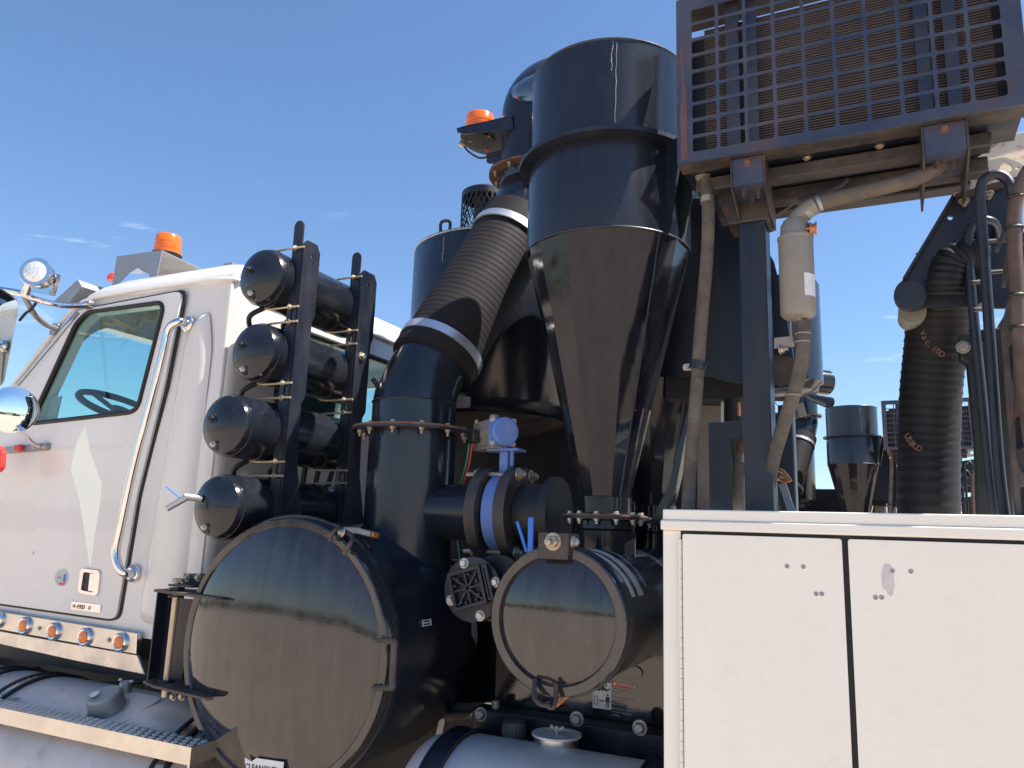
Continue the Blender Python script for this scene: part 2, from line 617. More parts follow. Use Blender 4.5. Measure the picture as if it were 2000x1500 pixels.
build('hills', b, hillm, kind='structure', label='low brown hills around the horizon')

scrubm = material('dark green scrub', (0.05, 0.06, 0.035), 0.9, dirt=(0.09, 0.08, 0.05), dirt_amt=0.8, dirt_scale=0.6)
b = MB()
rs = random.Random(11)
for k in range(420):
    a = radians(rs.uniform(-175, -5))
    r = rs.uniform(95, 150)
    h = rs.choice((1.2, 1.8, 2.6, 4.2)) * rs.uniform(.7, 1.2)
    w = h * rs.uniform(.7, 1.4)
    c = V((r * cos(a), r * sin(a), 0))
    n0 = len(b.v)
    ring1 = [c + V((w * .5 * cos(q) * rs.uniform(.7, 1.2), w * .5 * sin(q) * rs.uniform(.7, 1.2), h * .25 * rs.uniform(.6, 1.3))) for q in [i * pi / 3 for i in range(6)]]
    ring2 = [c + V((w * .38 * cos(q) * rs.uniform(.6, 1.3), w * .38 * sin(q) * rs.uniform(.6, 1.3), h * .75 * rs.uniform(.8, 1.15))) for q in [i * pi / 3 + .4 for i in range(6)]]
    base = [V((p.x, p.y, 0)) for p in ring1]
    b.add(base + ring1 + ring2 + [c + V((0, 0, h))], [(i, (i + 1) % 6, 6 + (i + 1) % 6, 6 + i) for i in range(6)] + [(6 + i, 6 + (i + 1) % 6, 12 + (i + 1) % 6, 12 + i) for i in range(6)] +
          [(12 + i, 12 + (i + 1) % 6, 18) for i in range(6)])
build('scrub', b, scrubm, kind='stuff', smooth=0, label='distant line of dark desert scrub')

# ------------------------------------------------------------------ the truck
truck = bpy.data.objects.new('vacuum_truck', None)
put(truck, None, V((-1.2, 3.2, 0)))
truck['label'] = 'white cab vacuum excavation truck with black tanks and cyclone filling the foreground'
truck['category'] = 'truck'
truck['group'] = 'vacuum trucks parked side by side'

# ---- cab shell (lofted in horizontal slices, window openings cut through) ----
CY0, CY1 = 2.205, 4.20


def cab_slices(inset=0.0, zmin=1.20, roof=True):
    sl = []
    prof = [(1.20, -3.99, 0.0), (1.55, -4.00, 0.0), (1.95, -3.97, 0.0), (2.10, -3.885, 0.003), (2.19, -3.80, 0.006), (2.49, -3.51, 0.010),
            (2.62, -3.36, 0.014)]
    rf = [(2.665, -3.31, 0.018), (2.70, -3.25, 0.040), (2.735, -3.15, 0.085), (2.765, -3.02, 0.16), (2.79, -2.92, 0.30), (2.80, -2.80, 0.55)]
    for z, xf, dy in prof + (rf if roof else []):
        z2 = max(z, zmin) if not inset else max(z - 0.0, zmin)
        xr = -2.345 if z < 2.67 else -2.345 - (z - 2.665) * 1.1
        sl.append((z2 if z < 2.62 or not inset else z - inset * 0.8, xf + inset, xr - inset, CY0 + dy + inset, CY1 - dy - inset))
    return sl


def loft(slices, r=0.06):
    m = MB()
    n = None
    for (z, x0, x1, y0, y1) in slices:
        pts = rrect(x0, x1, y0, y1, r, 5)
        n = len(pts)
        m.v += [V((p[0], p[1], z)) for p in pts]
    for i in range(len(slices) - 1):
        for k in range(n):
            k2 = (k + 1) % n
            m.f.append((i * n + k, i * n + k2, (i + 1) * n + k2, (i + 1) * n + k))
    m.f.append(tuple(range(n))[::-1])
    m.f.append(tuple((len(slices) - 1) * n + k for k in range(n)))
    return m


win = [(-3.505, 2.066), (-3.285, 2.520), (-3.215, 2.568), (-2.745, 2.566), (-2.722, 2.535), (-2.80, 2.115), (-2.84, 2.094)]
cutters = []


def cutter(mb):
    me = finish_mesh('cut', mb.v, mb.f, white, 0)
    o = bpy.data.objects.new('cut', me)
    COL.objects.link(o)
    cutters.append(o)


shell = loft(cab_slices())
me = finish_mesh('cab_shell', shell.v, shell.f, white, 40)
tmp = bpy.data.objects.new('tmp', me)
COL.objects.link(tmp)
inner = loft([(z, a, b_, c, d) for (z, a, b_, c, d) in cab_slices(0.045, 1.26)], 0.04)
cutter(inner)
wbig = roundpoly([(x - 0.0, z) for x, z in win], 0.02)
cutter(MB().plate(wbig, YP(2.0), 2.5))
# windscreen opening and rear window opening
cutter(MB().plate(rrect(2.36, 4.04, 2.02, 2.56, .05), lambda u, v, w: V((-4.4 + w, u, v)), 1.05))
cutter(MB().plate(rrect(2.50, 3.90, 2.14, 2.52, .06), lambda u, v, w: V((-2.60 + w, u, v)), 0.5))
for c_ in cutters:
    bo = tmp.modifiers.new('b', 'BOOLEAN')
    bo.operation = 'DIFFERENCE'
    bo.solver = 'EXACT'
    bo.object = c_
dg = bpy.context.evaluated_depsgraph_get()
me2 = bpy.data.meshes.new_from_object(tmp.evaluated_get(dg))
for c_ in cutters + [tmp]:
    bpy.data.objects.remove(c_)
me2.polygons.foreach_set('use_smooth', [True] * len(me2.polygons))
me2.set_sharp_from_angle(angle=radians(32))
cc = V((-3.0, 3.2, 2.0))
me2.transform(Matrix.Translation(-cc))
cab = bpy.data.objects.new('cab', me2)
me2.name = 'cab'
put(cab, truck, cc)
cab['label'] = 'white rounded cab shell'

# roof gutter, rear quarter bulge, inside
b = MB()
b.tube(smoothpath([(-3.76, 2.205, 2.20), (-3.48, 2.21, 2.485), (-3.33, 2.208, 2.605), (-3.17, 2.208, 2.640), (-2.60, 2.200, 2.640),
                   (-2.40, 2.205, 2.636), (-2.345, 2.27, 2.634), (-2.335, 2.45, 2.63), (-2.335, 4.0, 2.63)], 8), 0.009, 8)
build('roof_gutter', b, white, cab)
b = MB()
b.tube([(-2.375, 2.222, z) for z in (1.22, 1.6, 2.0, 2.4, 2.64)], 0.011, 8)
build('corner_bead', b, white, cab)
# rear quarter bulge
b = MB()
q = [(-2.665, 1.265), (-2.585, 1.25), (-2.47, 1.26), (-2.43, 1.4), (-2.43, 2.35), (-2.47, 2.52), (-2.56, 2.45), (-2.60, 2.1)]
for (ins, dy) in ((1.0, 0.0), (0.9, -.012), (0.72, -.022), (0.5, -.026)):
    cx, cz = -2.54, 1.9
    b.v += [V((cx + (x - cx) * ins, 2.206 + dy, cz + (z - cz) * (1 - (1 - ins) * .25))) for x, z in roundpoly(q, .05)]
nq = len(roundpoly(q, .05))
for i in range(3):
    for k in range(nq):
        b.f.append((i * nq + k, i * nq + (k + 1) % nq, (i + 1) * nq + (k + 1) % nq, (i + 1) * nq + k))
b.f.append(tuple(3 * nq + k for k in range(nq)))
build('quarter_panel', b, white, cab, smooth=60)
b = MB()
b.bb(-3.86, -2.42, 2.27, 4.14, 1.262, 1.30)
b.plate([(-3.86, 1.7), (-3.86, 2.04), (-3.62, 2.10), (-3.50, 2.085), (-3.36, 2.02), (-3.34, 1.7)], lambda u, v, w: V((u, 2.28 + w, v)), 1.84)
b.bb(-2.42, -2.40, 2.3, 4.1, 1.3, 2.12)
build('dashboard', b, interior, cab)
for yy in (2.75, 3.65):
    b = MB()
    b.box((-2.66, yy, 1.72), (.5, .5, .16))
    b.box((-2.48, yy, 2.03), (.13, .46, .62), Matrix.Rotation(radians(8), 3, 'Y'))
    build('seat', b, interior, cab, bevel=0.03)
b = MB()
Wc = at(238, 798, 2.75)
wd = V((-0.42, 0.0, -0.9)).normalized()
b.ring(Wc, wd, 0.215, 0.018, 40, 8)
u_, v_, _ = frame_from(wd)
for k in range(3):
    a = 2 * pi * k / 3 + .3
    b.beam(Wc + wd * .03, Wc + (u_ * cos(a) + v_ * sin(a)) * .222, .035, .012, wd)
b.cyl(Wc + wd * .0, Wc + wd * .5, .05, .035)
build('steering_wheel', b, gasket, cab, label='large black steering wheel seen through the side window')
# glass panes
b = MB().plate([(x, z) for x, z in roundpoly([(x, z) for x, z in win], .03)], YP(2.216), 0.005)
gp = MB().plate(rrect(2.34, 4.06, -0.32, 0.32, .05), lambda u, v, w: V((-3.625 + v * 0.74 + w * .6, u, 2.29 + v * .78)), 0.005)
build('windscreen', gp, glass, cab)
build('rear_window', MB().plate(rrect(2.49, 3.91, 2.13, 2.53, .06), XP(-2.37), .005), glass, cab)
rw = MB()
po = [V((-2.352, p[0], p[1])) for p in rrect(2.50, 3.90, 2.14, 2.52, .06)]
rw.tube(po, .014, 8, closed=True)
build('rear_window_seal', rw, gasket, cab)
build('far_side_window', MB().plate(roundpoly(win, .03), YP(4.185), .005), glass, cab)
# near door
DY = 2.192
door_o = [(-3.72, 2.05), (-3.42, 2.42), (-3.29, 2.585), (-2.645, 2.606), (-2.625, 2.585), (-2.665, 2.2), (-2.745, 1.75), (-2.775, 1.275),
          (-2.80, 1.258), (-3.88, 1.275), (-3.90, 1.9)]
dr = build('cab_door', MB().plate(roundpoly(door_o, .03), YP(DY), .014, holes=[roundpoly(win, .02)]), white, truck, bevel=.004,
           label='white driver door with tinted window')
og = [(x + (0.016 if x > -2.8 else -0.012), z + (0.010 if z > 2.3 else -0.010 if z < 1.4 else 0)) for x, z in door_o]
build('door_seal', MB().plate(roundpoly(og, .035), YP(DY + .010), .006, holes=[roundpoly(win, .02)]), gasket, dr)
b = MB()
wl_ = [V((x, DY - .001, z)) for x, z in roundpoly(win, .03)]
b.tube(wl_, .010, 8, closed=True)
build('window_seal', b, gasket, dr)
build('window', MB().plate(roundpoly(win, .02), YP(DY + .006), .005), glass, dr)
vp = [at(78, 830, DY - .001), at(92, 775, DY), at(112, 772, DY), at(100, 824, DY)]
build('vent_plate', MB().plate([(p.x, p.z) for p in vp], YP(DY + .02), .004), galv, dr)
# door handle in its recess
hp = [at(p[0], p[1], DY) for p in ((160, 1109), (199, 1114), (193, 1165), (154, 1158))]
hq = roundpoly([(p.x, p.z) for p in hp], .022)
hi_ = [at(p[0], p[1], DY) for p in ((166, 1117), (191, 1121), (186, 1157), (161, 1152))]
hh = build('door_handle', MB().plate(hq, YP(DY - .008), .012, holes=[roundpoly([(p.x, p.z) for p in hi_], .012)]), chrome, dr, bevel=.003)
build('handle_paddle', MB().plate([(p.x, p.z) for p in [at(p[0], p[1], DY) for p in ((177, 1120), (190, 1121), (185, 1156), (173, 1153))]],
                                  YP(DY - .003), .004), chrome, dr)
build('handle_recess', MB().plate(roundpoly([(p.x, p.z) for p in hi_], .012), YP(DY - .0015), .001), dark, dr)
# kite-shaped patch of sunlight painted on the door, and the oval sticker
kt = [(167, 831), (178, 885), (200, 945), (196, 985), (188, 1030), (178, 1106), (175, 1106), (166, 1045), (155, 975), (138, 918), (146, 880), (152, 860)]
build('kite_sunpatch', MB().plate([(p.x, p.z) for p in [at(a, c, DY) for a, c in kt]], YP(DY - .0008), .0008), cream, dr, label='tall pale cream kite of painted sunlight on the door')
ov = at(121, 1128, DY)
ovm = material('grey oval sticker', (0.50, 0.49, 0.48), 0.4)
st = build('oval_sticker', MB().plate([(ov.x + .045 * cos(2 * pi * k / 28), ov.z + .036 * sin(2 * pi * k / 28)) for k in range(28)], YP(DY - .0008), .0008),
           ovm, dr, label='small oval sticker with a blue figure, beside the door handle')
build('sticker_print', MB().plate([(ov.x + .012, ov.z + .012), (ov.x + .026, ov.z + .018), (ov.x + .028, ov.z - .012), (ov.x + .018, ov.z - .022), (ov.x + .010, ov.z - .01)], YP(DY - .0012), .0003), bluep, dr)
build('sticker_print', MB().plate([(ov.x - .014, ov.z - .030), (ov.x - .01, ov.z - .019), (ov.x + .032, ov.z - .022), (ov.x + .018, ov.z - .031)], YP(DY - .0012), .0003), redm, dr)
build('sticker_print', MB().plate([(ov.x - .036, ov.z - .017), (ov.x - .03, ov.z - .012), (ov.x - .016, ov.z - .02), (ov.x - .017, ov.z - .029)], YP(DY - .0012), .0003), tealp, dr)
build('sticker_print', MB().plate([(ov.x - .028, ov.z - .004), (ov.x - .028, ov.z + .005), (ov.x + .004, ov.z + .002), (ov.x + .004, ov.z - .006)], YP(DY - .0012), .0003), galv, dr)
pc = at(65, 1080, DY)
build('paint_chip', MB().plate([(pc.x, pc.z - .006), (pc.x + .006, pc.z - .004), (pc.x + .001, pc.z + .010)], YP(DY - .0008), .0008), bluep, dr)
# model badge
bq = [at(p[0], p[1], DY) for p in ((141, 1174), (199, 1181), (197, 1197), (140, 1190))]
bd = build('model_badge', MB().plate([(p.x, p.z) for p in bq], YP(DY - .004), .004), chrome, dr, bevel=.001, label='small chrome model badge reading 4900SF')
du = (bq[2] - bq[3]).normalized()
dv = V((0, 0, 1))
text('4900', .0265, bq[3] + du * .030 + V((0, -.0045, .0055)), du, dv, ink, dr, shear=.25)
text('SF', .020, bq[3] + du * .103 + V((0, -.0045, .007)), du, dv, ink, dr, shear=.25)
text('W', .020, bq[3] + du * .008 + V((0, -.0045, .007)), du, dv, ink, dr)
# grab handle
pts = [at(368, 634, 2.20), at(350, 628, 2.13), at(328, 645, 2.12), at(318, 690, 2.12), at(290, 800, 2.12), at(262, 905, 2.12), at(235, 1030, 2.12),
       at(226, 1080, 2.12), at(235, 1112, 2.125), at(250, 1121, 2.15), at(264, 1119, 2.205)]
b = MB()
b.tube(smoothpath(pts, 6), .0165, 14)
gh = build('grab_handle', b, chrome, truck, label='long chrome grab handle behind the driver door')
for p in (at(368, 634, 2.2), at(262, 1120, 2.2)):
    b = MB().lathe(p + V((0, -.004, 0)), (0, -1, 0), [(-.004, .036), (.008, .034), (.02, .022)], 20)
    build('handle_foot', b, chrome, gh)
# lower light strip
b = MB()
strip = [at(0, 1193, 2.17), at(268, 1238, 2.17), at(266, 1277, 2.17), at(0, 1226, 2.17)]
ext = V((-.25, 0, -.0))
sq = [(strip[0].x - .25, strip[0].z), (strip[1].x, strip[1].z), (strip[2].x, strip[2].z), (strip[3].x - .25, strip[3].z)]
ls = build('light_strip', MB().plate(sq, YP(2.17), .02), stainless, truck, label='stainless strip of round amber marker lights under the cab door')
for (px, py) in ((-2, 1210), (50, 1222), (107, 1233), (168, 1244), (237, 1254)):
    p = at(px, py, 2.17)
    b = MB().lathe(p, (0, -1, 0), [(0, .036), (.010, .036), (.016, .031), (.014, .026)], 28)
    ml = build('marker_light', b, chrome, ls)
for (px, py) in ((-2, 1210), (50, 1222), (107, 1233), (168, 1244), (237, 1254)):
    p = at(px, py, 2.17)
    b = MB().lathe(p, (0, -1, 0), [(.005, .027), (.016, .024), (.020, .012), (.021, 0)], 24)
    build('marker_lens', b, amberl, ls)
for (px, py) in ((77, 1227), (213, 1250)):
    fastener(at(px, py, 2.17), (0, -1, 0), .007, ls, steelb)
b = MB()
sk = [at(0, 1230, 2.19), at(268, 1279, 2.19), at(282, 1318, 2.19), at(150, 1292, 2.19), at(0, 1243, 2.19)]
b.plate([(sk[0].x - .3, sk[0].z)] + [(p.x, p.z) for p in sk[1:4]] + [(sk[4].x - .3, sk[4].z - .02)], YP(2.19), .012)
build('cab_skirt', b, stainless, truck, bevel=.003)
b = MB()
b.bb(-3.95, -2.36, 2.30, 4.1, 1.02, 1.21)
build('cab_floor_frame', b, dark, truck)

# cab roof furniture
b = MB()
y_ = 2.45
sp = [at(p[0], p[1], y_) for p in ((228, 502), (316, 490), (304, 553), (296, 553), (290, 535), (276, 528), (255, 530), (240, 545), (222, 562), (218, 562))]
b.plate([(p.x, p.z) for p in sp], YP(y_), .004)
s1, s2 = sp[0], sp[1]
zt = s1.z
b.add([s1, s2, s2 + V((.02, .75, -.05)), s1 + V((.02, .75, -.05)), s1 + V((0, 0, .004)), s2 + V((0, 0, .004)), s2 + V((.02, .75, -.046)), s1 + V((.02, .75, -.046))],
      [(0, 1, 2, 3), (4, 5, 6, 7), (0, 1, 5, 4), (1, 2, 6, 5), (2, 3, 7, 6), (3, 0, 4, 7)])
rb = build('roof_bracket', b, galv, truck, smooth=0, label='bent grey sheet metal bracket on the cab roof')
tf = [at(p[0], p[1], y_ - .002) for p in ((254, 534), (270, 523), (284, 533), (268, 536))]
build('torn_flap', MB().plate([(p.x, p.z) for p in tf], YP(y_ - .004), .002), labelw, rb)


def beacon(p, r, h, parent, label):
    b = MB().lathe(p, (0, 0, 1), [(0, r * 1.08), (h * .1, r * 1.08), (h * .12, r), (h * .2, r * .985), (h * .22, r), (h * .55, r * .955), (h * .57, r * .975),
                                  (h * .9, r * .93), (h * .97, r * .86), (h, r * .7), (h, 0)], 32)
    o = build('beacon', b, amber, parent, label=label)
    build('beacon_base', MB().lathe(p - V((0, 0, .02)), (0, 0, 1), [(0, r * 1.0), (.02, r * 1.1)], 28), gasket, o)
    build('reflector', MB().lathe(p + V((0, 0, h * .1)), (0, 0, 1), [(0, r * .25), (h * .5, r * .5), (h * .6, r * .3)], 16), amberl, o)
    return o


beacon(at(326, 498, 2.62), .068, .105, truck, 'amber beacon on the sheet metal bracket of the cab roof')
b = MB()
vq = [at(p[0], p[1], 2.32) for p in ((103, 590), (152, 546), (160, 560), (136, 590))]
for k in range(1):
    b.add([vq[0], vq[1], vq[1] + V((.08, 1.7, .0)), vq[0] + V((.0, 1.7, 0)), vq[2], vq[3], vq[2] + V((.02, 1.7, 0)), vq[3] + V((0, 1.7, 0))],
          [(0, 1, 2, 3), (1, 4, 6, 2), (4, 5, 7, 6), (0, 5, 4, 1)])
build('sun_visor', b, galv, truck, smooth=0, label='silver visor over the windscreen')
rm = at(221, 541, 2.6)
build('roof_marker', MB().lathe(rm - V((0, 0, .02)), (0, 0, 1), [(0, .03), (.02, .028), (.04, .015), (.045, 0)], 16), redm, truck)
fx = at(450, 519, 2.5)
build('roof_tab', MB().box(fx + V((0, 0, -.01)), (.05, .03, .04)), galv, truck)

# ---- mirrors ----
arm = MB()
arm.tube(smoothpath([at(178, 595, 2.19), at(165, 596, 2.15), at(120, 596, 2.05), at(70, 585, 1.96), at(38, 572, 1.92), at(-40, 560, 1.9)], 6), .013, 10)
ma = build('mirror_arm', arm, chrome, truck, label='chrome mirror arm reaching forward from the cab pillar')
build('arm_foot', MB().box(at(173, 596, 2.185), (.045, .03, .035)), galv, ma, bevel=.004)
b = MB().tube(smoothpath([at(45, 575, 1.93), at(66, 612, 1.98), at(88, 633, 2.08), at(112, 643, 2.19)], 6), .012, 10)
build('mirror_brace', b, galv, ma)
b = MB().tube([at(152, 610, 2.14), at(33, 752, 1.98)], .0095, 12)
build('mirror_stay', b, galv, ma)
build('pillar_foot', MB().plate(roundpoly([(p.x, p.z) for p in [at(110, 632, 2.2), at(122, 634, 2.2), at(112, 657, 2.2), at(101, 655, 2.2)]], .015), YP(2.183), .01), galv, ma)
mr = MB()
mo = [at(p[0], p[1], x=-3.19) for p in ((-60, 545), (4, 563), (38, 586), (36, 610), (8, 752), (-20, 760), (-60, 760))]
mpoly = roundpoly([(p.y, p.z) for p in mo], .02)
mb_ = build('mirror_head', MB().plate(mpoly, XP(-3.215), .022), chrome, truck, bevel=.004, label='tall door mirror with chrome rim at the left edge')
mc = V((sum(p[0] for p in mpoly) / len(mpoly), sum(p[1] for p in mpoly) / len(mpoly)))
build('mirror_glass', MB().plate([(mc.x + (y - mc.x) * .93, mc.y + (z - mc.y) * .955) for y, z in mpoly], XP(-3.1935), .003), mirrorm, mb_)
pr = at(25, 800, 1.90)
rd = V((.93, -.36, -.02)).normalized()
cm = build('convex_mirror', MB().lathe(pr + rd * -.02, rd, [(-.02, .05), (.0, .092), (.018, .095), (.02, .088)], 36), chrome, truck, label='round convex mirror below the tall door mirror')
build('mirror_glass', MB().lathe(pr, rd, [(.0, .088), (.006, .07), (.009, .045), (.0105, 0)], 36), mirrorm, cm)
b = MB().tube(smoothpath([at(42, 838, 1.92), at(50, 850, 1.98), at(64, 865, 2.1), at(82, 873, 2.185)], 5), .010, 10)
build('lower_arm', b, chrome, cm)
b = MB().plate(roundpoly([(p.x, p.z) for p in [at(-10, 876, 2.18), at(94, 864, 2.18), at(94, 879, 2.18), at(-10, 887, 2.18)]], .012), YP(2.178), .012)
ap = build('arm_plate', b, galv, cm)
fastener(at(66, 873, 2.178), (0, -1, 0), .007, cm)
fastener(at(87, 872, 2.178), (0, -1, 0), .010, cm)
build('red_tag', MB().box(at(37, 875, 2.17), (.045, .02, .028), Matrix.Rotation(radians(-6), 3, 'Y')), redm, cm, bevel=.004, label='small red tag on the lower mirror bracket')
rr_ = [at(p[0], p[1], 2.05) for p in ((-35, 868), (-4, 870), (4, 882), (2, 913), (-6, 922), (-35, 925))]
build('red_marker', MB().plate(roundpoly([(p.x, p.z) for p in rr_], .01), YP(2.05), .02), redm, truck, bevel=.004, label='red reflector at the left edge beside the door')
# work lamp on the mirror arm
pl = at(70, 532, 1.90)
ld = V((.55, -.83, .02)).normalized()
wlp = build('work_lamp', MB().lathe(pl - ld * .05, ld, [(-.03, .02), (-.02, .045), (.0, .056), (.045, .060), (.055, .063), (.060, .060)], 32), chrome, truck,
            label='round chrome work lamp on top of the mirror arm')
build('lamp_lens', MB().lathe(pl, ld, [(.0, .055), (.010, .045), (.016, .02), (.017, 0)], 28), lens, wlp)
build('lamp_mount', MB().cyl(at(48, 575, 1.92), at(56, 552, 1.92), .018, .022, 16), chrome, wlp)
ts = [at(p[0], p[1], 1.98) for p in ((80, 533), (118, 536), (106, 578), (60, 572))]
build('tin_plate', MB().plate([(p.x, p.z) for p in ts], YP(1.98), .004), chrome, wlp)
build('antenna_wire', MB().tube(smoothpath([at(70, 592, 1.95), at(60, 605, 1.95), at(50, 612, 1.95), at(38, 626, 1.95)], 5), .006, 8), gasket, wlp)

# ---- hood, wheels and frame rails outside the picture ----
hd = loft([(1.15, -5.7, -3.9, 2.55, 3.85), (1.7, -5.7, -3.9, 2.55, 3.85), (1.95, -5.6, -3.88, 2.65, 3.75), (2.02, -5.45, -3.9, 2.85, 3.55)], .12)
build('hood', hd, white, truck, smooth=50)
for yy in (2.75, 3.55):
    build('frame_rail', MB().bb(-5.6, 3.0, yy, yy + .09, .82, 1.06), dark, truck)
for (wx, wy) in ((-4.9, 2.38), (1.6, 2.38), (2.9, 2.38), (-4.9, 4.0), (1.6, 4.0), (2.9, 4.0)):
    b = MB().lathe((wx, wy - .15, .52), (0, 1, 0), [(0.03, .29), (0, .36), (0, .47), (.04, .52), (.26, .52), (.30, .47), (.30, .36), (.27, .29)], 40, cap=False)
    tw = build('wheel', b, tyrem, truck)
    build('rim', MB().lathe((wx, wy - .12, .52), (0, 1, 0), [(0.0, .29), (.06, .27), (.08, .15), (.0, .14), (-.03, .10), (-.03, 0)], 32, cap=False), chrome, tw)
b = MB()
for (x0, x1) in ((-5.35, -4.25),):
    b.lathe((-4.9, 2.2, .52), (0, 1, 0), [(0, .60), (.42, .60)], 40, cap=False)
v2, f2 = b.v, []
for f in b.f:
    if sum(b.v[i].z for i in f) / len(f) > .5:
        f2.append(f)
b.f = f2
build('fender', b, white, truck)

# ---- front fuel tank and tread step (lower left) ----
FT = V((-2.9, 2.16, .68))
b = MB().lathe((-3.7, FT.y, FT.z), (1, 0, 0), [(0, .20), (.03, .30), (.08, .335), (1.62, .335), (1.67, .30), (1.70, .2)], 56)
ft = build('fuel_tank', b, alu, truck, label='dirty polished aluminium fuel tank under the cab')
for x_ in (-3.36, -3.12, -2.13):
    b = MB().lathe((x_, FT.y, FT.z), (1, 0, 0), [(0, .3345), (0, .343), (.045, .343), (.045, .3345)], 56, cap=False)
    build('tank_strap', b, stainless if x_ > -2.5 else stainless, ft)
    for dx in (-.012, .045):
        b = MB().lathe((x_ + dx, FT.y, FT.z), (1, 0, 0), [(0, .3340), (0, .3475), (.014, .3475), (.014, .334)], 56, cap=False)
        build('strap_rubber', b, gasket, ft)
kp = at(197, 1383, z=.992)
kn = (V((0, kp.y - FT.y, kp.z - FT.z))).normalized()
kn = V((0, -.42, .9)).normalized()
kc = FT + V((kp.x - FT.x, 0, 0)) + kn * .335
cp = build('fuel_cap', MB().lathe(kc - kn * .02, kn, [(0, .075), (.02, .075), (.022, .062), (.075, .058), (.082, .052), (.084, 0)], 18), galv, ft,
           label='grey screw cap on the front fuel tank', smooth=25)
build('cap_emblem', MB().lathe(kc + kn * .062 + V((-.018, -.02, 0)), kn, [(0, .016), (.003, .015)], 18), labelw, ft)
b = MB()
b.plate(roundpoly([(-.16, -.11), (.16, -.11), (.13, .1), (-.12, .1)], .04), lambda u, v, w: FT + V((kc.x - FT.x + u, 0, 0)) + Matrix.Rotation(-atan_ if False else 0, 3, 'X') @ (kn * (.333 + w - v * v * .9) + V((0, kn.z, -kn.y)) * -v), .006)
build('filler_pad', b, alu, ft)
vp_ = at(243, 1352, 2.2)
vz = FT.z + .33
vq_ = V((at(243, 1358, z=vz + .0).x, at(243, 1358, z=vz).y, vz))
vn = build('tank_vent', MB().lathe(vq_ - V((0, 0, .01)), (0, 0, 1), [(0, .042), (.015, .042), (.017, .024), (.055, .022), (.06, .018), (.06, 0)], 20), galv, ft)
for dx in (-.03, .03):
    fastener(vq_ + V((dx, 0, .05)), (0, 0, 1), .006, vn, steelb)
b = MB()
b.tube(smoothpath([at(400, 1318, 2.3), at(300, 1330, 2.3), at(190, 1338, 2.3), at(90, 1352, 2.3), at(20, 1385, 2.2)], 6), .008, 8)
build('fuel_line', b, gasket, ft)
b = MB()
b.tube(smoothpath([at(0, 1312, 2.3), at(60, 1316, 2.3), at(70, 1318, 2.3)], 4), .010, 8)
b.cyl(at(60, 1322, 2.3), at(74, 1310, 2.3), .02, .02, 12)
build('air_line', b, gasket, ft)
bx = [at(p[0], p[1], 1.98) for p in ((-60, 1345), (28, 1342), (8, 1375), (-60, 1372))]
tb = MB()
tz = at(10, 1330, 2.15).z
tb.bb(-3.9, at(70, 1335, 2.1).x, 1.95, 2.3, .55, tz)
tbx = build('step_box', tb, alu, truck, bevel=.01, label='diamond plate step box at the lower left corner')
b = MB()
for i in range(9):
    for j in range(6):
        a = radians(45 if (i + j) % 2 else -45)
        b.box((at(70, 1335, 2.1).x - .03 - i * .045, 1.99 + j * .05, tz + .002), (.034, .008, .004), Matrix.Rotation(a, 3, 'Z'))
build('tread_bars', b, stainless, tbx, kind='stuff')
# step plank
sz = at(200, 1424, 1.865).z
xL, xR = -3.9, at(378, 1455, 1.865).x
st_ = MB()
st_.bb(xL, xR, 1.865, 1.868, sz - .052, sz)
st_.bb(xL, xR, 1.868, 1.95, sz - .004, sz)
st_.bb(xL, xR, 1.947, 1.95, sz - .055, sz - .004)
step = build('side_step', st_, stainless, truck, smooth=0, label='long punched metal step along the front fuel tank')
b = MB()
i = 0
xx = xL + .02
while xx < xR - .01:
    for j in range(3):
        yy = 1.882 + j * .028
        b.lathe((xx + (0.017 if j % 2 else 0), yy, sz - .001), (0, 0, 1), [(0, .013), (.004, .010), (.0045, .004), (.001, .0)], 8, cap=False)
    xx += .034
build('grip_dimples', b, alu, step, kind='stuff')
for xb_ in (xR, -3.0):
    build('step_bracket', MB().plate([(1.85, sz + .005), (1.99, sz + .005), (2.12, sz - .16), (2.0, sz - .30), (1.85, sz - .30)], XP(xb_), .008), stainless, step)

# ---- hinge bracket of the big door ----
b = MB()
hy = 2.02
hb = [at(p[0], p[1], hy) for p in ((307, 1154), (338, 1158), (318, 1340), (285, 1342))]
b.plate([(p.x, p.z) for p in hb], YP(hy + .045), .006)
b.add([hb[0], hb[3], hb[0] + V((0, .05, 0)), hb[3] + V((0, .05, 0)), hb[0] + V((.005, 0, 0)), hb[3] + V((.005, 0, 0)), hb[0] + V((.005, .05, 0)), hb[3] + V((.005, .05, 0))],
      [(0, 1, 3, 2), (4, 5, 7, 6), (0, 4, 5, 1), (0, 2, 6, 4), (1, 5, 7, 3), (2, 3, 7, 6)])
hg = build('hinge_bracket', b, satin, truck, label='black steel hinge bracket left of the big round door', smooth=0)
fastener(at(311, 1246, hy + .045), (0, -1, 0), .012, hg, zinc)
zt1 = at(340, 1158, 1.97).z
zt2 = at(330, 1340, 1.97).z
hx0, hx1 = at(307, 1156, 1.97).x, at(428, 1165, 1.9).x
b = MB()
b.plate([(hx0, 2.06), (hx0, 1.955), (hx0 + .10, 1.93), (hx1, 1.885), (hx1 + .005, 1.91), (hx0 + .16, 2.06)], ZP(zt1), .008)
build('upper_hinge_plate', b, dusty, hg, smooth=0)
hx2 = at(413, 1355, 1.9).x
b = MB()
b.plate([(hx0 - .0, 2.06), (hx0 - .0, 1.955), (hx0 + .09, 1.92), (hx2, 1.88), (hx2 + .01, 1.90), (hx2 - .08, 1.96), (hx0 + .16, 2.06)], ZP(zt2), .008)
build('lower_hinge_plate', b, dusty, hg, smooth=0)
rx = at(342, 1180, 1.985).x
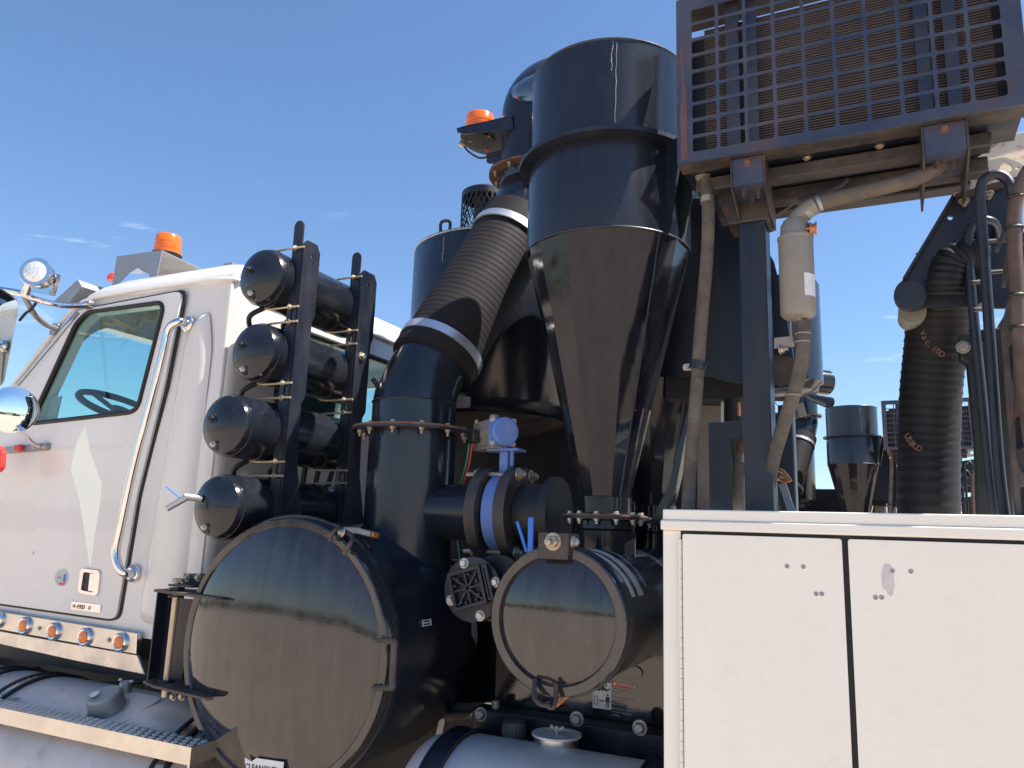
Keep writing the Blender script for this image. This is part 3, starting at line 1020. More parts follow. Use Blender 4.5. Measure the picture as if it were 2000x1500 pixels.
build('hinge_rod', MB().cyl((rx, 1.985, zt2 - .04), (rx, 1.985, zt1 + .035), .011, .011, 16), rod, hg, label='tan zinc plated hinge rod')
for zz in (zt2 + .012, zt1 - .012, zt1 + .014):
    build('rod_washer', MB().lathe((rx, 1.985, zz - .003), (0, 0, 1), [(0, .026), (.006, .026)], 20), satin, hg)
build('rod_head', MB().lathe((rx, 1.985, zt1 + .035), (0, 0, 1), [(0, .020), (.010, .020), (.013, .014)], 6), zinc, hg)
b = MB().plate([(p.x, p.z) for p in [at(p[0], p[1], 2.03) for p in ((352, 1170), (378, 1172), (352, 1345), (328, 1342))]], YP(2.03), .02)
build('hinge_web', b, dusty, hg)
b = MB().plate(roundpoly([(p.x, p.z) for p in [at(p[0], p[1], 2.02) for p in ((359, 1120), (398, 1120), (392, 1146), (356, 1146))]], .006), YP(2.02), .008)
b.bb(at(356, 1140, 2.02).x, at(400, 1140, 2.02).x, 1.96, 2.03, zt1 + .022, zt1 + .029)
build('hinge_lug', b, satin, hg)
for (px, py) in ((366, 1128), (387, 1128)):
    fastener(at(px, py, 2.02), (0, -1, 0), .009, hg, zinc)
fastener(at(339, 1360, 2.0), (0, -1, 0), .010, hg, zinc)
fastener(at(356, 1360, 2.0), (0, -1, 0), .010, hg, zinc)

# ---- big cleanout tank ----
TC = V((-1.722, 0, 1.267))
RT = .405
b = MB().lathe((TC.x, 1.985, TC.z), (0, 1, 0), [(0, RT - .02), (0, RT + .012), (.022, RT + .012), (.022, RT - .008), (.48, RT - .008), (.58, RT - .03), (.66, RT - .1), (.70, .18), (.705, 0)], 96)
ct = build('cleanout_tank', b, black, truck, label='large black horizontal tank with round cleanout door facing the side', smooth=30)
b = MB().lathe((TC.x, 1.982, TC.z), (0, -1, 0), [(0, RT), (.030, RT), (.034, RT - .004), (.034, RT - .022), (.030, RT - .026), (.040, RT - .05), (.056, RT - .12),
                                             (.070, RT - .22), (.077, .1), (.079, 0)], 96)
cdoor = build('cleanout_door', b, doorblk, ct, label='round dished black cleanout door', smooth=40)
build('door_gasket', MB().lathe((TC.x, 1.9845, TC.z), (0, -1, 0), [(-.002, RT - .01), (-.002, RT + .004), (.004, RT + .004), (.004, RT - .01)], 96, cap=False), gasket, ct)
# pull handle of the door
hy = 1.935
b = MB()
p1, p2, p3, p4 = at(738, 1248, 1.95), at(770, 1254, 1.88), at(766, 1342, 1.88), at(732, 1344, 1.95)
b.tube(smoothpath([p1, p1 * .35 + p2 * .65, p2, p2 * .8 + p3 * .2, p3 * .8 + p2 * .2, p3, p3 * .65 + p4 * .35, p4], 5), .0095, 10)
build('pull_handle', b, dusty, ct, label='bent rod handle at the right rim of the big door')
# toggle clamp on the top of the rim
b = MB()
b.tube(smoothpath([at(645, 1055, 1.93), at(650, 1040, 1.92), at(662, 1032, 1.94), at(672, 1034, 1.99)], 5), .007, 8)
b.tube(smoothpath([at(672, 1082, 1.93), at(684, 1062, 1.92), at(688, 1048, 1.94), at(672, 1036, 1.98)], 5), .007, 8)
cl = build('toggle_clamp', b, dusty, ct, label='rusty toggle clamp on top of the big door')
b = MB()
b.beam(at(668, 1036, 1.98), at(700, 1036, 2.03), .03, .022)
b.beam(at(694, 1036, 2.02), at(722, 1043, 2.06), .028, .020)
build('clamp_body', b, galv, cl, bevel=.004)
build('clamp_grip', MB().beam(at(722, 1043, 2.05), at(738, 1047, 2.08), .026, .020), copper, cl, bevel=.006)
fastener(at(669, 1040, 1.96), (-.4, -.8, .2), .011, cl, steelb)
build('clamp_stop', MB().box(at(712, 1066, 2.05), (.05, .03, .035), Matrix.Rotation(radians(35), 3, 'Y')), satin, ct, bevel=.005)
# label on the tank side
nd = at(834, 1170, 2.2)
# cleanout lettering sticker, follows the lower part of the door
cs = [at(p[0], p[1], 1.915) for p in ((474, 1481), (487, 1489), (496, 1482), (550, 1490), (545, 1530), (474, 1530))]
stk = build('cleanout_sticker', MB().plate([(p.x, p.z) for p in cs], YP(1.924), .002), labelw, ct, label='white sticker reading CLEANOUT at the bottom of the big door')
su = (at(545, 1506, 1.923) - at(480, 1497, 1.923)).normalized()
text('CLEANOUT', .0235, at(477, 1502, 1.9232), su, (0, 0, 1), ink, ct, bold=.0004)
text('D', .026, at(481, 1524, 1.9232), su, (0, 0, 1), ink, ct, bold=.0004)
for (pw, ln) in ((0, .036),):
    # maker plate outline on the flank
    th = radians(12)
    c0 = V((TC.x + (RT - .006) * cos(th), 2.16, TC.z + (RT - .006) * sin(th)))
    b = MB()
    for (dy0, dy1, dz0, dz1) in ((0, .05, 0, .003), (0, .05, .017, .020), (0, .003, 0, .02), (.047, .05, 0, .02), (.008, .042, .008, .012)):
        b.box(c0 + V((0, (dy0 + dy1) / 2, (dz0 + dz1) / 2)), (.003, dy1 - dy0, dz1 - dz0), Matrix.Rotation(-th, 3, 'Y'))
    build('maker_plate', b, palep, ct)

# ---- standpipe, elbow and diagonal ribbed hose ----
PX, PY, PR = -1.565, 2.40, .160
b = MB().lathe((PX, PY, 1.45), (0, 0, 1), [(0, PR), (.548, PR)], 64)
sp_ = build('standpipe', b, black, truck, label='black vertical pipe rising from the big tank')
zf = 1.998
fl = build('flange', MB().lathe((PX, PY, zf), (0, 0, 1), [(0, PR), (0, .222), (.008, .222), (.008, PR)], 64, cap=False), satin, sp_)
build('flange_rim', MB().lathe((PX, PY, zf + .0085), (0, 0, 1), [(0, PR), (0, .2225), (.008, .2225), (.008, PR)], 64, cap=False), rust, sp_)
for k in range(12):
    a = 2 * pi * k / 12 + .2
    fastener((PX + .195 * cos(a), PY + .195 * sin(a), zf), (0, 0, -1), .0085, sp_, zinc, stud=.012)
    fastener((PX + .195 * cos(a), PY + .195 * sin(a), zf + .0165), (0, 0, 1), .0085, sp_, zinc)
UP = at(1041, 420, 2.94)
UX, UY = UP.x, 2.94
E0 = V((PX, PY, 2.155))
E1 = at(1010, 446, 2.84)
dd = (E1 - E0).normalized()
b = MB()
b.tube([V((PX, PY, zf + .016)), V((PX, PY, 2.11)), ], PR - .004, 64)
b.tube([V((PX, PY, 2.11)), V((PX, PY, 2.112)), E0 + dd * .07, E0 + dd * .20], [PR - .004, PR - .004, PR - .012, PR - .014], 64)
build('elbow', b, black, sp_, smooth=20)
b = MB().ring((PX, PY, 2.11), (0, 0, 1), PR - .003, .0035, 48, 6)
build('weld_seam', b, satin, sp_)
ang = MB().plate(roundpoly([(-.03, -.02), (.03, -.02), (.03, .02), (-.02, .03)], .01), lambda u, v, w: at(903, 786, 2.42) + V((u, w, v)), .01)
build('lifting_ear', ang, dusty, sp_)
# ribbed hose
n_ = 0
pts, rr = [], []
Lh = (E1 - E0).length
t0, t1 = .13, Lh + .02
N = 33 * 6
for i in range(N + 1):
    t = t0 + (t1 - t0) * i / N
    pts.append(E0 + dd * t)
    edge = min(1, min(t - t0, t1 - t) / .10)
    rr.append(.162 + .0012 * max(0, sin(2 * pi * i / 6)) * (edge > .9) + (.006 if edge < 1 else 0))
hs = build('suction_hose', MB().tube(pts, rr, 64), rubber, truck, label='thick ribbed black hose running diagonally up to the cyclone inlet', smooth=60)
for t in (t0 + .075, t1 - .11):
    b = MB().lathe(E0 + dd * (t - .018), dd, [(0, .166), (0, .1725), (.036, .1725), (.036, .166)], 64, cap=False)
    bn = build('hose_band', b, band, hs, smooth=20)
    u_, v_, _ = frame_from(dd)
bb_ = E0 + dd * (t0 + .075)
build('band_buckle', MB().box(bb_ + V((-.170, -.02, .03)), (.012, .03, .03)), castalu, hs)
# upper duct
ZF2 = 3.24
b = MB().tube([E1 - dd * .05, E1 + dd * .03, V((UX, UY, ZF2 - .10)), V((UX, UY, ZF2 - .01))], [.142, .148, .156, .156], 56)
ud = build('upper_duct', b, black, truck, label='black upper duct with hooked top feeding the cyclones', smooth=20)
build('flange_rim', MB().lathe((UX, UY, ZF2 - .012), (0, 0, 1), [(0, .15), (0, .205), (.007, .205), (.007, .15)], 56, cap=False), rust, ud)
build('flange', MB().lathe((UX, UY, ZF2 - .004), (0, 0, 1), [(0, .15), (0, .2045), (.008, .2045), (.008, .15)], 56, cap=False), satin, ud)
for k in range(10):
    a = 2 * pi * k / 10 + .1
    fastener((UX + .18 * cos(a), UY + .18 * sin(a), ZF2 - .013), (0, 0, -1), .009, ud, zinc, stud=.012)
arc = [V((UX, UY, ZF2)), V((UX, UY, 3.52))]
TX = .17
for k in range(1, 13):
    a = radians(90 * k / 12)
    arc.append(V((UX + TX * (1 - cos(a)) * .75, UY + TX * (1 - cos(a)) * .66, 3.52 + TX * sin(a))))
arc.append(arc[-1] + V((.14, .12, 0)))
build('duct_top', MB().tube(arc, .157, 56), black, ud)

# ---- cyclone separators ----
def cyclone(cx, cy, label):
    top, ringz, bot, cone = 3.215, 2.892, 2.575, 1.765
    R = .275
    b = MB().lathe((cx, cy, ringz), (0, 0, 1), [(0, R - .004), (top - ringz - .004, R - .004), (top - ringz, R - .010), (top - ringz, 0)], 96, cap=False)
    c = build('cyclone', b, black, truck, label=label, smooth=30)
    build('shell_ring', MB().lathe((cx, cy, ringz - .014), (0, 0, 1), [(0, R - .01), (0, R + .034), (.014, R + .034), (.014, R - .01)], 96, cap=False), satin, c)
    build('top_rim', MB().ring((cx, cy, top), (0, 0, 1), R - .006, .005, 72, 6), satin, c)
    build('lower_shell', MB().lathe((cx, cy, bot), (0, 0, 1), [(0, R), (ringz - bot - .05, R), (ringz - bot - .014, R - .008)], 96, cap=False), black, c)
    # faceted cone, edges unevenly spaced like brake-formed plate
    b = MB()
    nf = 17
    rnd = random.Random(5)
    ang_ = [2 * pi * (k + rnd.uniform(-.22, .22)) / nf + .1 for k in range(nf)]
    for k in range(nf):
        rk_ = R * (1.004 + rnd.uniform(-.010, .004))
        b.v.append(V((cx + rk_ * cos(ang_[k]), cy + rk_ * sin(ang_[k]), bot)))
    for k in range(nf):
        b.v.append(V((cx + .078 * cos(ang_[k]), cy + .078 * sin(ang_[k]), cone)))
    for k in range(nf):
        b.f.append((k, (k + 1) % nf, nf + (k + 1) % nf, nf + k))
    build('cone', b, shiny, c, smooth=8)
    b = MB().ring((cx, cy, bot), (0, 0, 1), R - .001, .004, 72, 6)
    k = 13
    a = ang_[nf - 2]
    b.tube([V((cx + (R * t + .078 * (1 - t)) * cos(a), cy + (R * t + .078 * (1 - t)) * sin(a), bot * t + cone * (1 - t))) for t in [i / 12 for i in range(13)]],
           [.0035 + .001 * sin(i * 3.1) for i in range(13)], 6)
    build('weld_seam', b, satin, c)
    build('spout', MB().lathe((cx, cy, cone - .045), (0, 0, 1), [(0, .084), (.05, .084)], 24), shiny, c)
    build('flange', MB().lathe((cx, cy, cone - .056), (0, 0, 1), [(0, .08), (0, .134), (.006, .134), (.006, .08)], 40, cap=False), rust, c)
    build('flange_plate', MB().lathe((cx, cy, cone - .064), (0, 0, 1), [(0, .08), (0, .132), (.0075, .132), (.0075, .08)], 40, cap=False), satin, c)
    for k in range(12):
        a = 2 * pi * k / 12 + .1
        fastener((cx + .115 * cos(a), cy + .115 * sin(a), cone - .050), (0, 0, 1), .0078, c, steelb)
        fastener((cx + .115 * cos(a), cy + .115 * sin(a), cone - .064), (0, 0, -1), .0078, c, steelb, stud=.008)
    build('drop_pipe', MB().lathe((cx, cy, 1.50), (0, 0, 1), [(0, .098), (.165, .098), (.172, .092), (.205, .09)], 40), shiny, c)
    # support gussets under the ring on the far right
    for aa in (-30, -14):
        a = radians(aa)
        b = MB()
        for t in (-.005, .005):
            o = V((-sin(a) * t, cos(a) * t, 0))
            d = V((cos(a), sin(a), 0))
            b.v += [V((cx, cy, ringz - .016)) + d * (R - .002) + o, V((cx, cy, ringz - .016)) + d * (R + .075) + o, V((cx, cy, ringz - .30)) + d * (R + .012) + o,
                    V((cx, cy, ringz - .32)) + d * (R - .002) + o]
        b.f += [(0, 1, 2, 3), (4, 5, 6, 7), (0, 4, 5, 1), (1, 5, 6, 2), (2, 6, 7, 3), (3, 7, 4, 0)]
        build('gusset', b, black, c)
    return c


cyclone(-.80, 2.36, 'near black cyclone separator with polished faceted cone')
cyclone(-.80, 2.95, 'second cyclone separator behind the near one')
drip = material('pale dried drip', (0.20, 0.21, 0.22), 0.6)
rd_ = random.Random(9)
for (cx_, cy_, R_, az, z1, z0, w_) in ((-.80, 2.36, .2712, -66.5, 3.20, 2.92, .0011), (-.80, 2.36, .2712, -69.5, 3.205, 3.10, .0014), (-1.70, 3.30, .4252, -99, 2.98, 2.86, .003)):
    pts = []
    q_ = az
    for k in range(13):
        q_ += rd_.uniform(-.5, .5)
        a = radians(q_)
        pts.append(V((cx_ + R_ * cos(a), cy_ + R_ * sin(a), z1 + (z0 - z1) * k / 12)))
    build('dried_drip', MB().tube(pts, [w_ * (.6 + .8 * rd_.random()) for k in range(13)], 6), drip, truck)
# cyclone inlet stub seen at upper left of the barrel
b = MB().tube([V((-1.30, 2.72, 3.05)), V((-1.16, 2.60, 3.05)), V((-.98, 2.46, 3.05))], .07, 32)
b = MB().tube([at(1009, 181, 2.62), at(1012, 180, 2.60), at(1034, 177, 2.52), at(1090, 165, 2.40)], [.020, .030, .050, .07], 36)
build('inlet_stub', b, black, ud)

# ---- small dust tank under the cyclones ----
SC = V((-.797, 0, 1.427))
RS = .193
b = MB().lathe((SC.x, 1.985, SC.z), (0, 1, 0), [(0, RS - .02), (0, RS + .005), (.018, RS + .005), (.018, RS - .008), (1.35, RS - .008), (1.42, RS - .05), (1.44, 0)], 72)
dt = build('dust_tank', b, black, truck, label='small black horizontal dust tank under the cyclones', smooth=30)
b = MB().lathe((SC.x, 1.984, SC.z), (0, -1, 0), [(0, RS), (.024, RS), (.028, RS - .004), (.028, RS - .026), (.020, RS - .030), (.026, RS - .045), (.038, RS - .09), (.045, .05), (.047, 0)], 80)
build('dust_door', b, doorblk, dt, label='round dished door of the small tank', smooth=40)
for (y0, w, a0, a1) in ((2.070, .030, 20, 104), (2.135, .044, 20, 84), (2.045, .005, 34, 60)):  # thin pale bands curving over the tank top
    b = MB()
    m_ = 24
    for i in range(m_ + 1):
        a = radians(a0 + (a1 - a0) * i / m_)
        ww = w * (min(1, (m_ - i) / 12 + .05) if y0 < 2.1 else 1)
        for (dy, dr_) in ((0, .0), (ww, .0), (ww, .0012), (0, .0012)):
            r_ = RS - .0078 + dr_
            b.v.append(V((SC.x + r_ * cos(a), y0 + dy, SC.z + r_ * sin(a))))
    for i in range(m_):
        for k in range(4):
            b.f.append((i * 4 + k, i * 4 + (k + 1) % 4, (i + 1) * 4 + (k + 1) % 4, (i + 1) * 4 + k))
    build('pale_stripe', b, stripe, dt, label='pale stripe over the small tank')
# hanger block at the top of the small door
hx0, hx1 = at(1052, 1060, 1.94).x, at(1110, 1060, 1.94).x
hz1, hz0 = at(1080, 1041, 1.94).z, at(1080, 1092, 1.94).z
b = MB()
b.bb(hx0, hx1, 1.938, 1.944, hz0, hz1)
b.bb(hx0, hx0 + .005, 1.944, 2.02, hz0 + .01, hz1)
b.bb(hx1 - .005, hx1, 1.944, 2.02, hz0 + .01, hz1)
b.bb(hx0 + .005, hx1 - .005, 1.95, 2.02, hz0 + .012, hz0 + .018)
hk = build('door_hanger', b, dusty, dt, smooth=0, label='black hanger block with a big bolt above the small door')
fastener(at(1081, 1058, 1.938), (-.05, -1, 0), .017, hk, zinc, stud=.022)
fastener((hx1, 1.975, (hz0 + hz1) / 2 + .012), (1, 0, 0), .012, hk, steelb, stud=.004)
fastener((hx0, 1.975, (hz0 + hz1) / 2 + .012), (-1, 0, 0), .010, hk, steelb)
# latch under the small door
b = MB()
b.tube(smoothpath([at(1045, 1328, 1.955), at(1043, 1352, 1.93), at(1046, 1366, 1.92), at(1058, 1376, 1.92), at(1075, 1378, 1.92)], 5), .0065, 8)
b.tube(smoothpath([at(1086, 1336, 1.945), at(1086, 1352, 1.94), at(1085, 1370, 1.93), at(1080, 1381, 1.925), at(1072, 1380, 1.925), at(1070, 1370, 1.925)], 5), .0065, 8)
la = build('door_latch', b, dusty, dt, label='bent rod latch and hook below the small door')
b = MB().plate([(p.x, p.z) for p in [at(p[0], p[1], 1.96) for p in ((1088, 1364), (1112, 1360), (1098, 1374), (1086, 1382))]], YP(1.958), .012)
build('latch_tongue', b, copper, la)
b = MB().plate([(p.x, p.z) for p in [at(p[0], p[1], 1.965) for p in ((1052, 1334), (1118, 1336), (1114, 1362), (1066, 1360), (1056, 1350))]], YP(1.963), .008)
build('latch_plate', b, dusty, la)

# ---- side port, blue valve and actuator ----
VC = at(985, 1003, 2.40)
VC.y = 2.40
b = MB().lathe((PX + .10, 2.40, VC.z), (1, 0, 0), [(0, .098), (VC.x - .075 - PX - .10, .098)], 48)
sd_ = build('side_port', b, black, truck, label='short horizontal pipe between standpipe and blue valve')
bv = MB().lathe((VC.x - .022, 2.40, VC.z), (1, 0, 0), [(0, .10), (0, .134), (.044, .134), (.044, .10)], 48, cap=False)
vb = build('butterfly_valve', bv, blue, truck, label='blue butterfly valve between black flanges', smooth=30)
for dx in (-.075, .032):
    b = MB().lathe((VC.x + dx, 2.40, VC.z), (1, 0, 0), [(0, .095), (0, .156), (.04, .156), (.04, .095)], 48, cap=True)
    build('valve_flange', b, dusty, vb)
b = MB().lathe((VC.x + .075, 2.40, VC.z), (1, 0, 0), [(0, .10), (.10, .10), (.10, .125), (.13, .125), (.13, 0)], 40)
build('outlet_pipe', b, dark, vb)
for a_ in (112, 248, 292, 68):
    a = radians(a_)
    yy, zz = 2.40 + .14 * cos(a), VC.z + .14 * sin(a)
    build('stud', MB().cyl((VC.x - .10, yy, zz), (VC.x + .10, yy, zz), .008, .008, 10), zinc, vb)
    fastener((VC.x - .076, yy, zz), (-1, 0, 0), .016, vb, zinc, stud=.03)
    fastener((VC.x + .073, yy, zz), (1, 0, 0), .016, vb, zinc, stud=.01)
sx = VC.x
st0 = V((sx, 2.40, VC.z + .12))
AZ = at(975, 878, 2.4).z
b = MB()
b.beam(st0, V((sx, 2.40, AZ - .008)), .045, .032, (1, 0, 0))
b.box((sx + .03, 2.385, (st0.z + AZ) / 2 + .02), (.012, .012, .06))
b.box((sx, 2.40, AZ - .004), (.12, .075, .010))
build('valve_neck', b, blue, vb, bevel=.003)
aa = radians(-38)
ax = V((cos(aa), sin(aa), 0))
AC = at(972, 846, 2.38)
MR = Matrix((ax, V((-ax.y, ax.x, 0)), V((0, 0, 1)))).transposed()
b = MB()
b.box(AC + ax * -.045, (.15, .085, .088), MR)
b.box(AC + ax * -.045 + V((0, 0, -.05)), (.155, .075, .014), MR)
b.box(AC + ax * -.045 + MR @ V((0, -.044, 0)), (.15, .006, .03), MR)
b.cyl(AC + ax * -.03 + V((0, 0, .04)), AC + ax * -.03 + V((0, 0, .068)), .018, .018, 12)
ac = build('actuator', b, castalu, truck, bevel=.005, label='grey pneumatic actuator with round blue end cap on the valve')
b = MB()
b.box(AC + ax * .036, (.014, .098, .098), MR)
b.lathe(AC + ax * .042, ax, [(0, .050), (.022, .050), (.028, .044), (.029, 0)], 36)
build('end_cap', b, blue, ac, bevel=.002)
for (dy, dz) in ((-.04, .04), (.04, .04), (-.04, -.04), (.04, -.04)):
    fastener(AC + ax * .043 + MR @ V((0, dy, dz)), ax, .0075, ac, steelb)
b = MB().box(AC + ax * -.07 + MR @ V((0, -.058, -.01)), (.045, .03, .045), MR)
sv = build('solenoid', b, gasket, ac, bevel=.004)
for dz in (-.02, .02):
    fastener(AC + ax * -.07 + MR @ V((-.01, -.046, dz + .025)), MR @ V((0, -1, 0)), .006, ac, steelb)
for (mt, dx) in ((redwire, 0), (greenwire, -.012)):
    p0 = AC + ax * -.08 + MR @ V((0, -.06, -.035)) + V((dx, 0, 0))
    build('air_line', MB().tube(smoothpath([p0, p0 + V((-.02, .02, -.07)), p0 + V((-.05, .04, -.14)), p0 + V((-.06, .05, -.22))], 5), .0035, 6), mt, ac)
build('air_line', MB().tube(smoothpath([at(893, 1050, 2.38), at(896, 1075, 2.36), at(899, 1100, 2.34), at(900, 1120, 2.3)], 5), .003, 6), greenwire, ac)
# blue levers
lv = MB().beam(at(1036, 1080, 2.2), at(1037, 1010, 2.2), .008, .020)
lvo = build('blue_lever', lv, blueh, truck, bevel=.004, label='pair of bright blue valve levers above the small tank')
build('lever_arm', MB().beam(at(1029, 1078, 2.22), at(1010, 1018, 2.22), .008, .011), blueh, lvo, bevel=.003)

# ---- square grated port on round flange ----
GC = at(922, 1151, 2.16)
GC.y = 2.16
rg = .098
sg = build('grate_flange', MB().lathe(GC, (0, 1, 0), [(0, rg), (.014, rg), (.014, .07), (.03, .07), (.03, rg), (.042, rg), (.042, .07), (.2, .07)], 44), satin, truck,
           label='round black flange carrying a square spoked grate')
ga = radians(17)


def GT(y):
    def f(u, v, w):
        return V((GC.x - .006 + u * cos(ga) - v * sin(ga), y + w, GC.z + .004 + u * sin(ga) + v * cos(ga)))
    return f


gs = .058
b = MB().plate(rrect(-gs, gs, -gs, gs, .004), GT(2.135), .022, holes=[rrect(-gs + .010, gs - .010, -gs + .010, gs - .010, .003)])
build('grate_frame', b, satin, sg, bevel=.002)
T = GT(2.137)
for k in range(8):
    a = pi * k / 4
    rr0 = .055 * (1.2 if k % 2 else .93)
    p, q_ = T(.006 * cos(a), .006 * sin(a), .008), T(rr0 * .93 * cos(a), rr0 * .93 * sin(a), .008)
    build('spoke', MB().beam(p, q_, .006, .010, (0, 1, 0)), satin, sg)
b = MB()
for (u, v) in ((-.026, .034), (.014, .040), (.036, .016), (-.040, .016), (.034, -.026), (-.03, -.036), (.022, -.040), (-.014, -.04)):
    b.cyl(T(u, v, 0.0), T(u, v, .02), .0045, .0045, 8)
build('grate_pegs', b, satin, sg)
b = MB().plate(rrect(gs + .004, gs + .022, -gs * .9, gs * .95, .003), GT(2.14), .014, holes=[rrect(gs + .009, gs + .013, -gs * .8, gs * .8, .0015)])
build('grate_bar', b, satin, sg, bevel=.0015)
build('grate_back', MB().plate(rrect(-gs + .006, gs - .006, -gs + .006, gs - .006, .003), GT(2.156), .003), dark, sg)
for k in range(4):
    a = radians(106 - 90 * k) if k else radians(108)
    a = radians([112, 18, -67, 207][k])
    fastener(GC + V((.083 * cos(a), 0, .083 * sin(a))), (0, -1, 0), .0115, sg, steelb)
b = MB().lathe(GC + V((.035, .10, -.0)), (0, 1, 0), [(0, .105), (.012, .105)], 40)
build('rear_flange', b, dusty, sg)
b = MB().tube(smoothpath([GC + V((0, .15, 0)), GC + V((.02, .35, 0)), GC + V((.05, .7, -.02))], 6), .07, 24)
build('port_pipe', b, satin, sg)

# ---- silo (filter drum) with mesh cap ----
SX, SY, SR = -1.70, 3.30, .425
ztop = 3.005
zb = 2.10
prof = [(0, 0), (.012, .12), (.035, .24), (.065, .34), (.095, .40), (.13, SR), (ztop - zb + .0, SR), (ztop - zb + .01, SR - .008), (ztop - zb + .012, 0)]
b = MB().lathe((SX, SY, zb), (0, 0, 1), prof, 96, cap=False)
sl_ = build('filter_drum', b, black, truck, label='wide tall black filter drum behind the diagonal hose', smooth=40)
build('drum_rim', MB().ring((SX, SY, ztop + .006), (0, 0, 1), SR - .006, .008, 90, 6), galv, sl_)
build('drum_dish', MB().lathe((SX, SY, zb - .003), (0, 0, 1), [(0, 0), (.010, .12), (.033, .24), (.062, .335), (.075, .36)], 72, cap=False), dusty, sl_)
build('drum_patch', MB().plate(rrect(-.10, .05, -.10, .06, .02), lambda u, v, w: V((SX + (SR + .002 + w) * cos(radians(205) + u / SR), SY + (SR + .002 + w) * sin(radians(205) + u / SR), at(800, 660, 3.2).z + v)), .002),
      puttym, sl_, label='pale bare patch on the drum')
b = MB().beam(at(903, 432, 2.95), at(905, 470, 2.95), .02, .012)
build('lid_clip', MB().tube(smoothpath([V((SX - .1, SY - SR + .02, ztop + .0)), V((SX - .1, SY - SR + .02, ztop + .06)), V((SX - .06, SY - SR + .03, ztop + .06)), V((SX - .06, SY - SR + .03, ztop + .0))], 4), .008, 8), satin, sl_)
MC = V((SX - .02, SY - .14, ztop + .01))
rm_ = .112
hm = .29
cap_ = build('mesh_cap', MB().lathe(MC + V((0, 0, hm)), (0, 0, 1), [(-.03, rm_ + .002), (.0, rm_ + .002), (.015, rm_ - .02), (.018, 0)], 40, cap=False), satin, truck,
             label='expanded metal mesh cap on top of the drum')
b = MB()
m_ = 26
for k in range(m_):
    for sgn in (-1, 1):
        pts = []
        for i in range(9):
            t = i / 8
            a = 2 * pi * k / m_ + sgn * t * 1.15
            pts.append(MC + V((rm_ * cos(a), rm_ * sin(a), t * hm)))
        b.tube(pts, .0026, 4, cap=False)
build('mesh', b, satin, cap_)
build('mesh_foot', MB().lathe(MC + V((0, 0, -.01)), (0, 0, 1), [(0, rm_ + .012), (.03, rm_ + .006)], 40, cap=False), galv, cap_)
build('mesh_core', MB().lathe(MC, (0, 0, 1), [(0, .05), (hm, .05)], 20), dark, cap_)

# ---- beacon shelf on the duct ----
bz = at(940, 262, 2.85)
by = 2.78
shelf = [at(p[0], p[1], by) for p in ((892, 250), (1000, 229), (1003, 252), (905, 262), (893, 258))]
b = MB().plate([(p.x, p.z) for p in shelf], YP(by), .008)
zs = shelf[0].z - .005
b2 = MB()
c0x, c1x = shelf[0].x, shelf[1].x
pp = [(c0x + .02, by), (c1x, by), (c1x, by + .30)]
pp += [(c0x + .09 - .13 * sin(radians(a)), by + .15 + .15 * cos(radians(a))) for a in range(0, 181, 15)]
b2.plate(pp, ZP(zs), .007, holes=[circ(c1x - .05, by + .08, .012, 10), circ(c0x + .10, by + .10, .008, 8), circ(c1x - .05, by + .2, .012, 10)])
bs = build('beacon_shelf', b, satin, truck, label='black bracket shelf on the upper duct holding a beacon', smooth=0)
build('shelf_plate', b2, satin, bs, smooth=0)
bp_ = at(940, 240, by + .12)
bcx = at(938, 238, by + .13)
beacon(V((bcx.x, by + .13, zs + .012)), .072, .115, truck, 'amber beacon on the black shelf beside the cyclone')
build('beacon_cable', MB().tube(smoothpath([at(905, 283, by + .1), at(915, 296, by + .1), at(935, 308, by + .1), at(952, 306, by + .1), at(976, 296, by + .1)], 5), .005, 6), gasket, bs)
build('cable_gland', MB().cyl(at(897, 278, by + .08), at(907, 285, by + .1), .012, .012, 10), zinc, bs)
build('shelf_tab', MB().plate(roundpoly([(p.x, p.z) for p in [at(p[0], p[1], by + .1) for p in ((950, 300), (980, 292), (980, 318), (950, 318))]], .01), YP(by + .1), .01), satin, bs)
for (px, py) in ((955, 264), (951, 291), (918, 274)):
    fastener(V((at(px, py, z=zs - .001).x, at(px, py, z=zs).y, zs)), (0, 0, -1), .008, bs, copper)

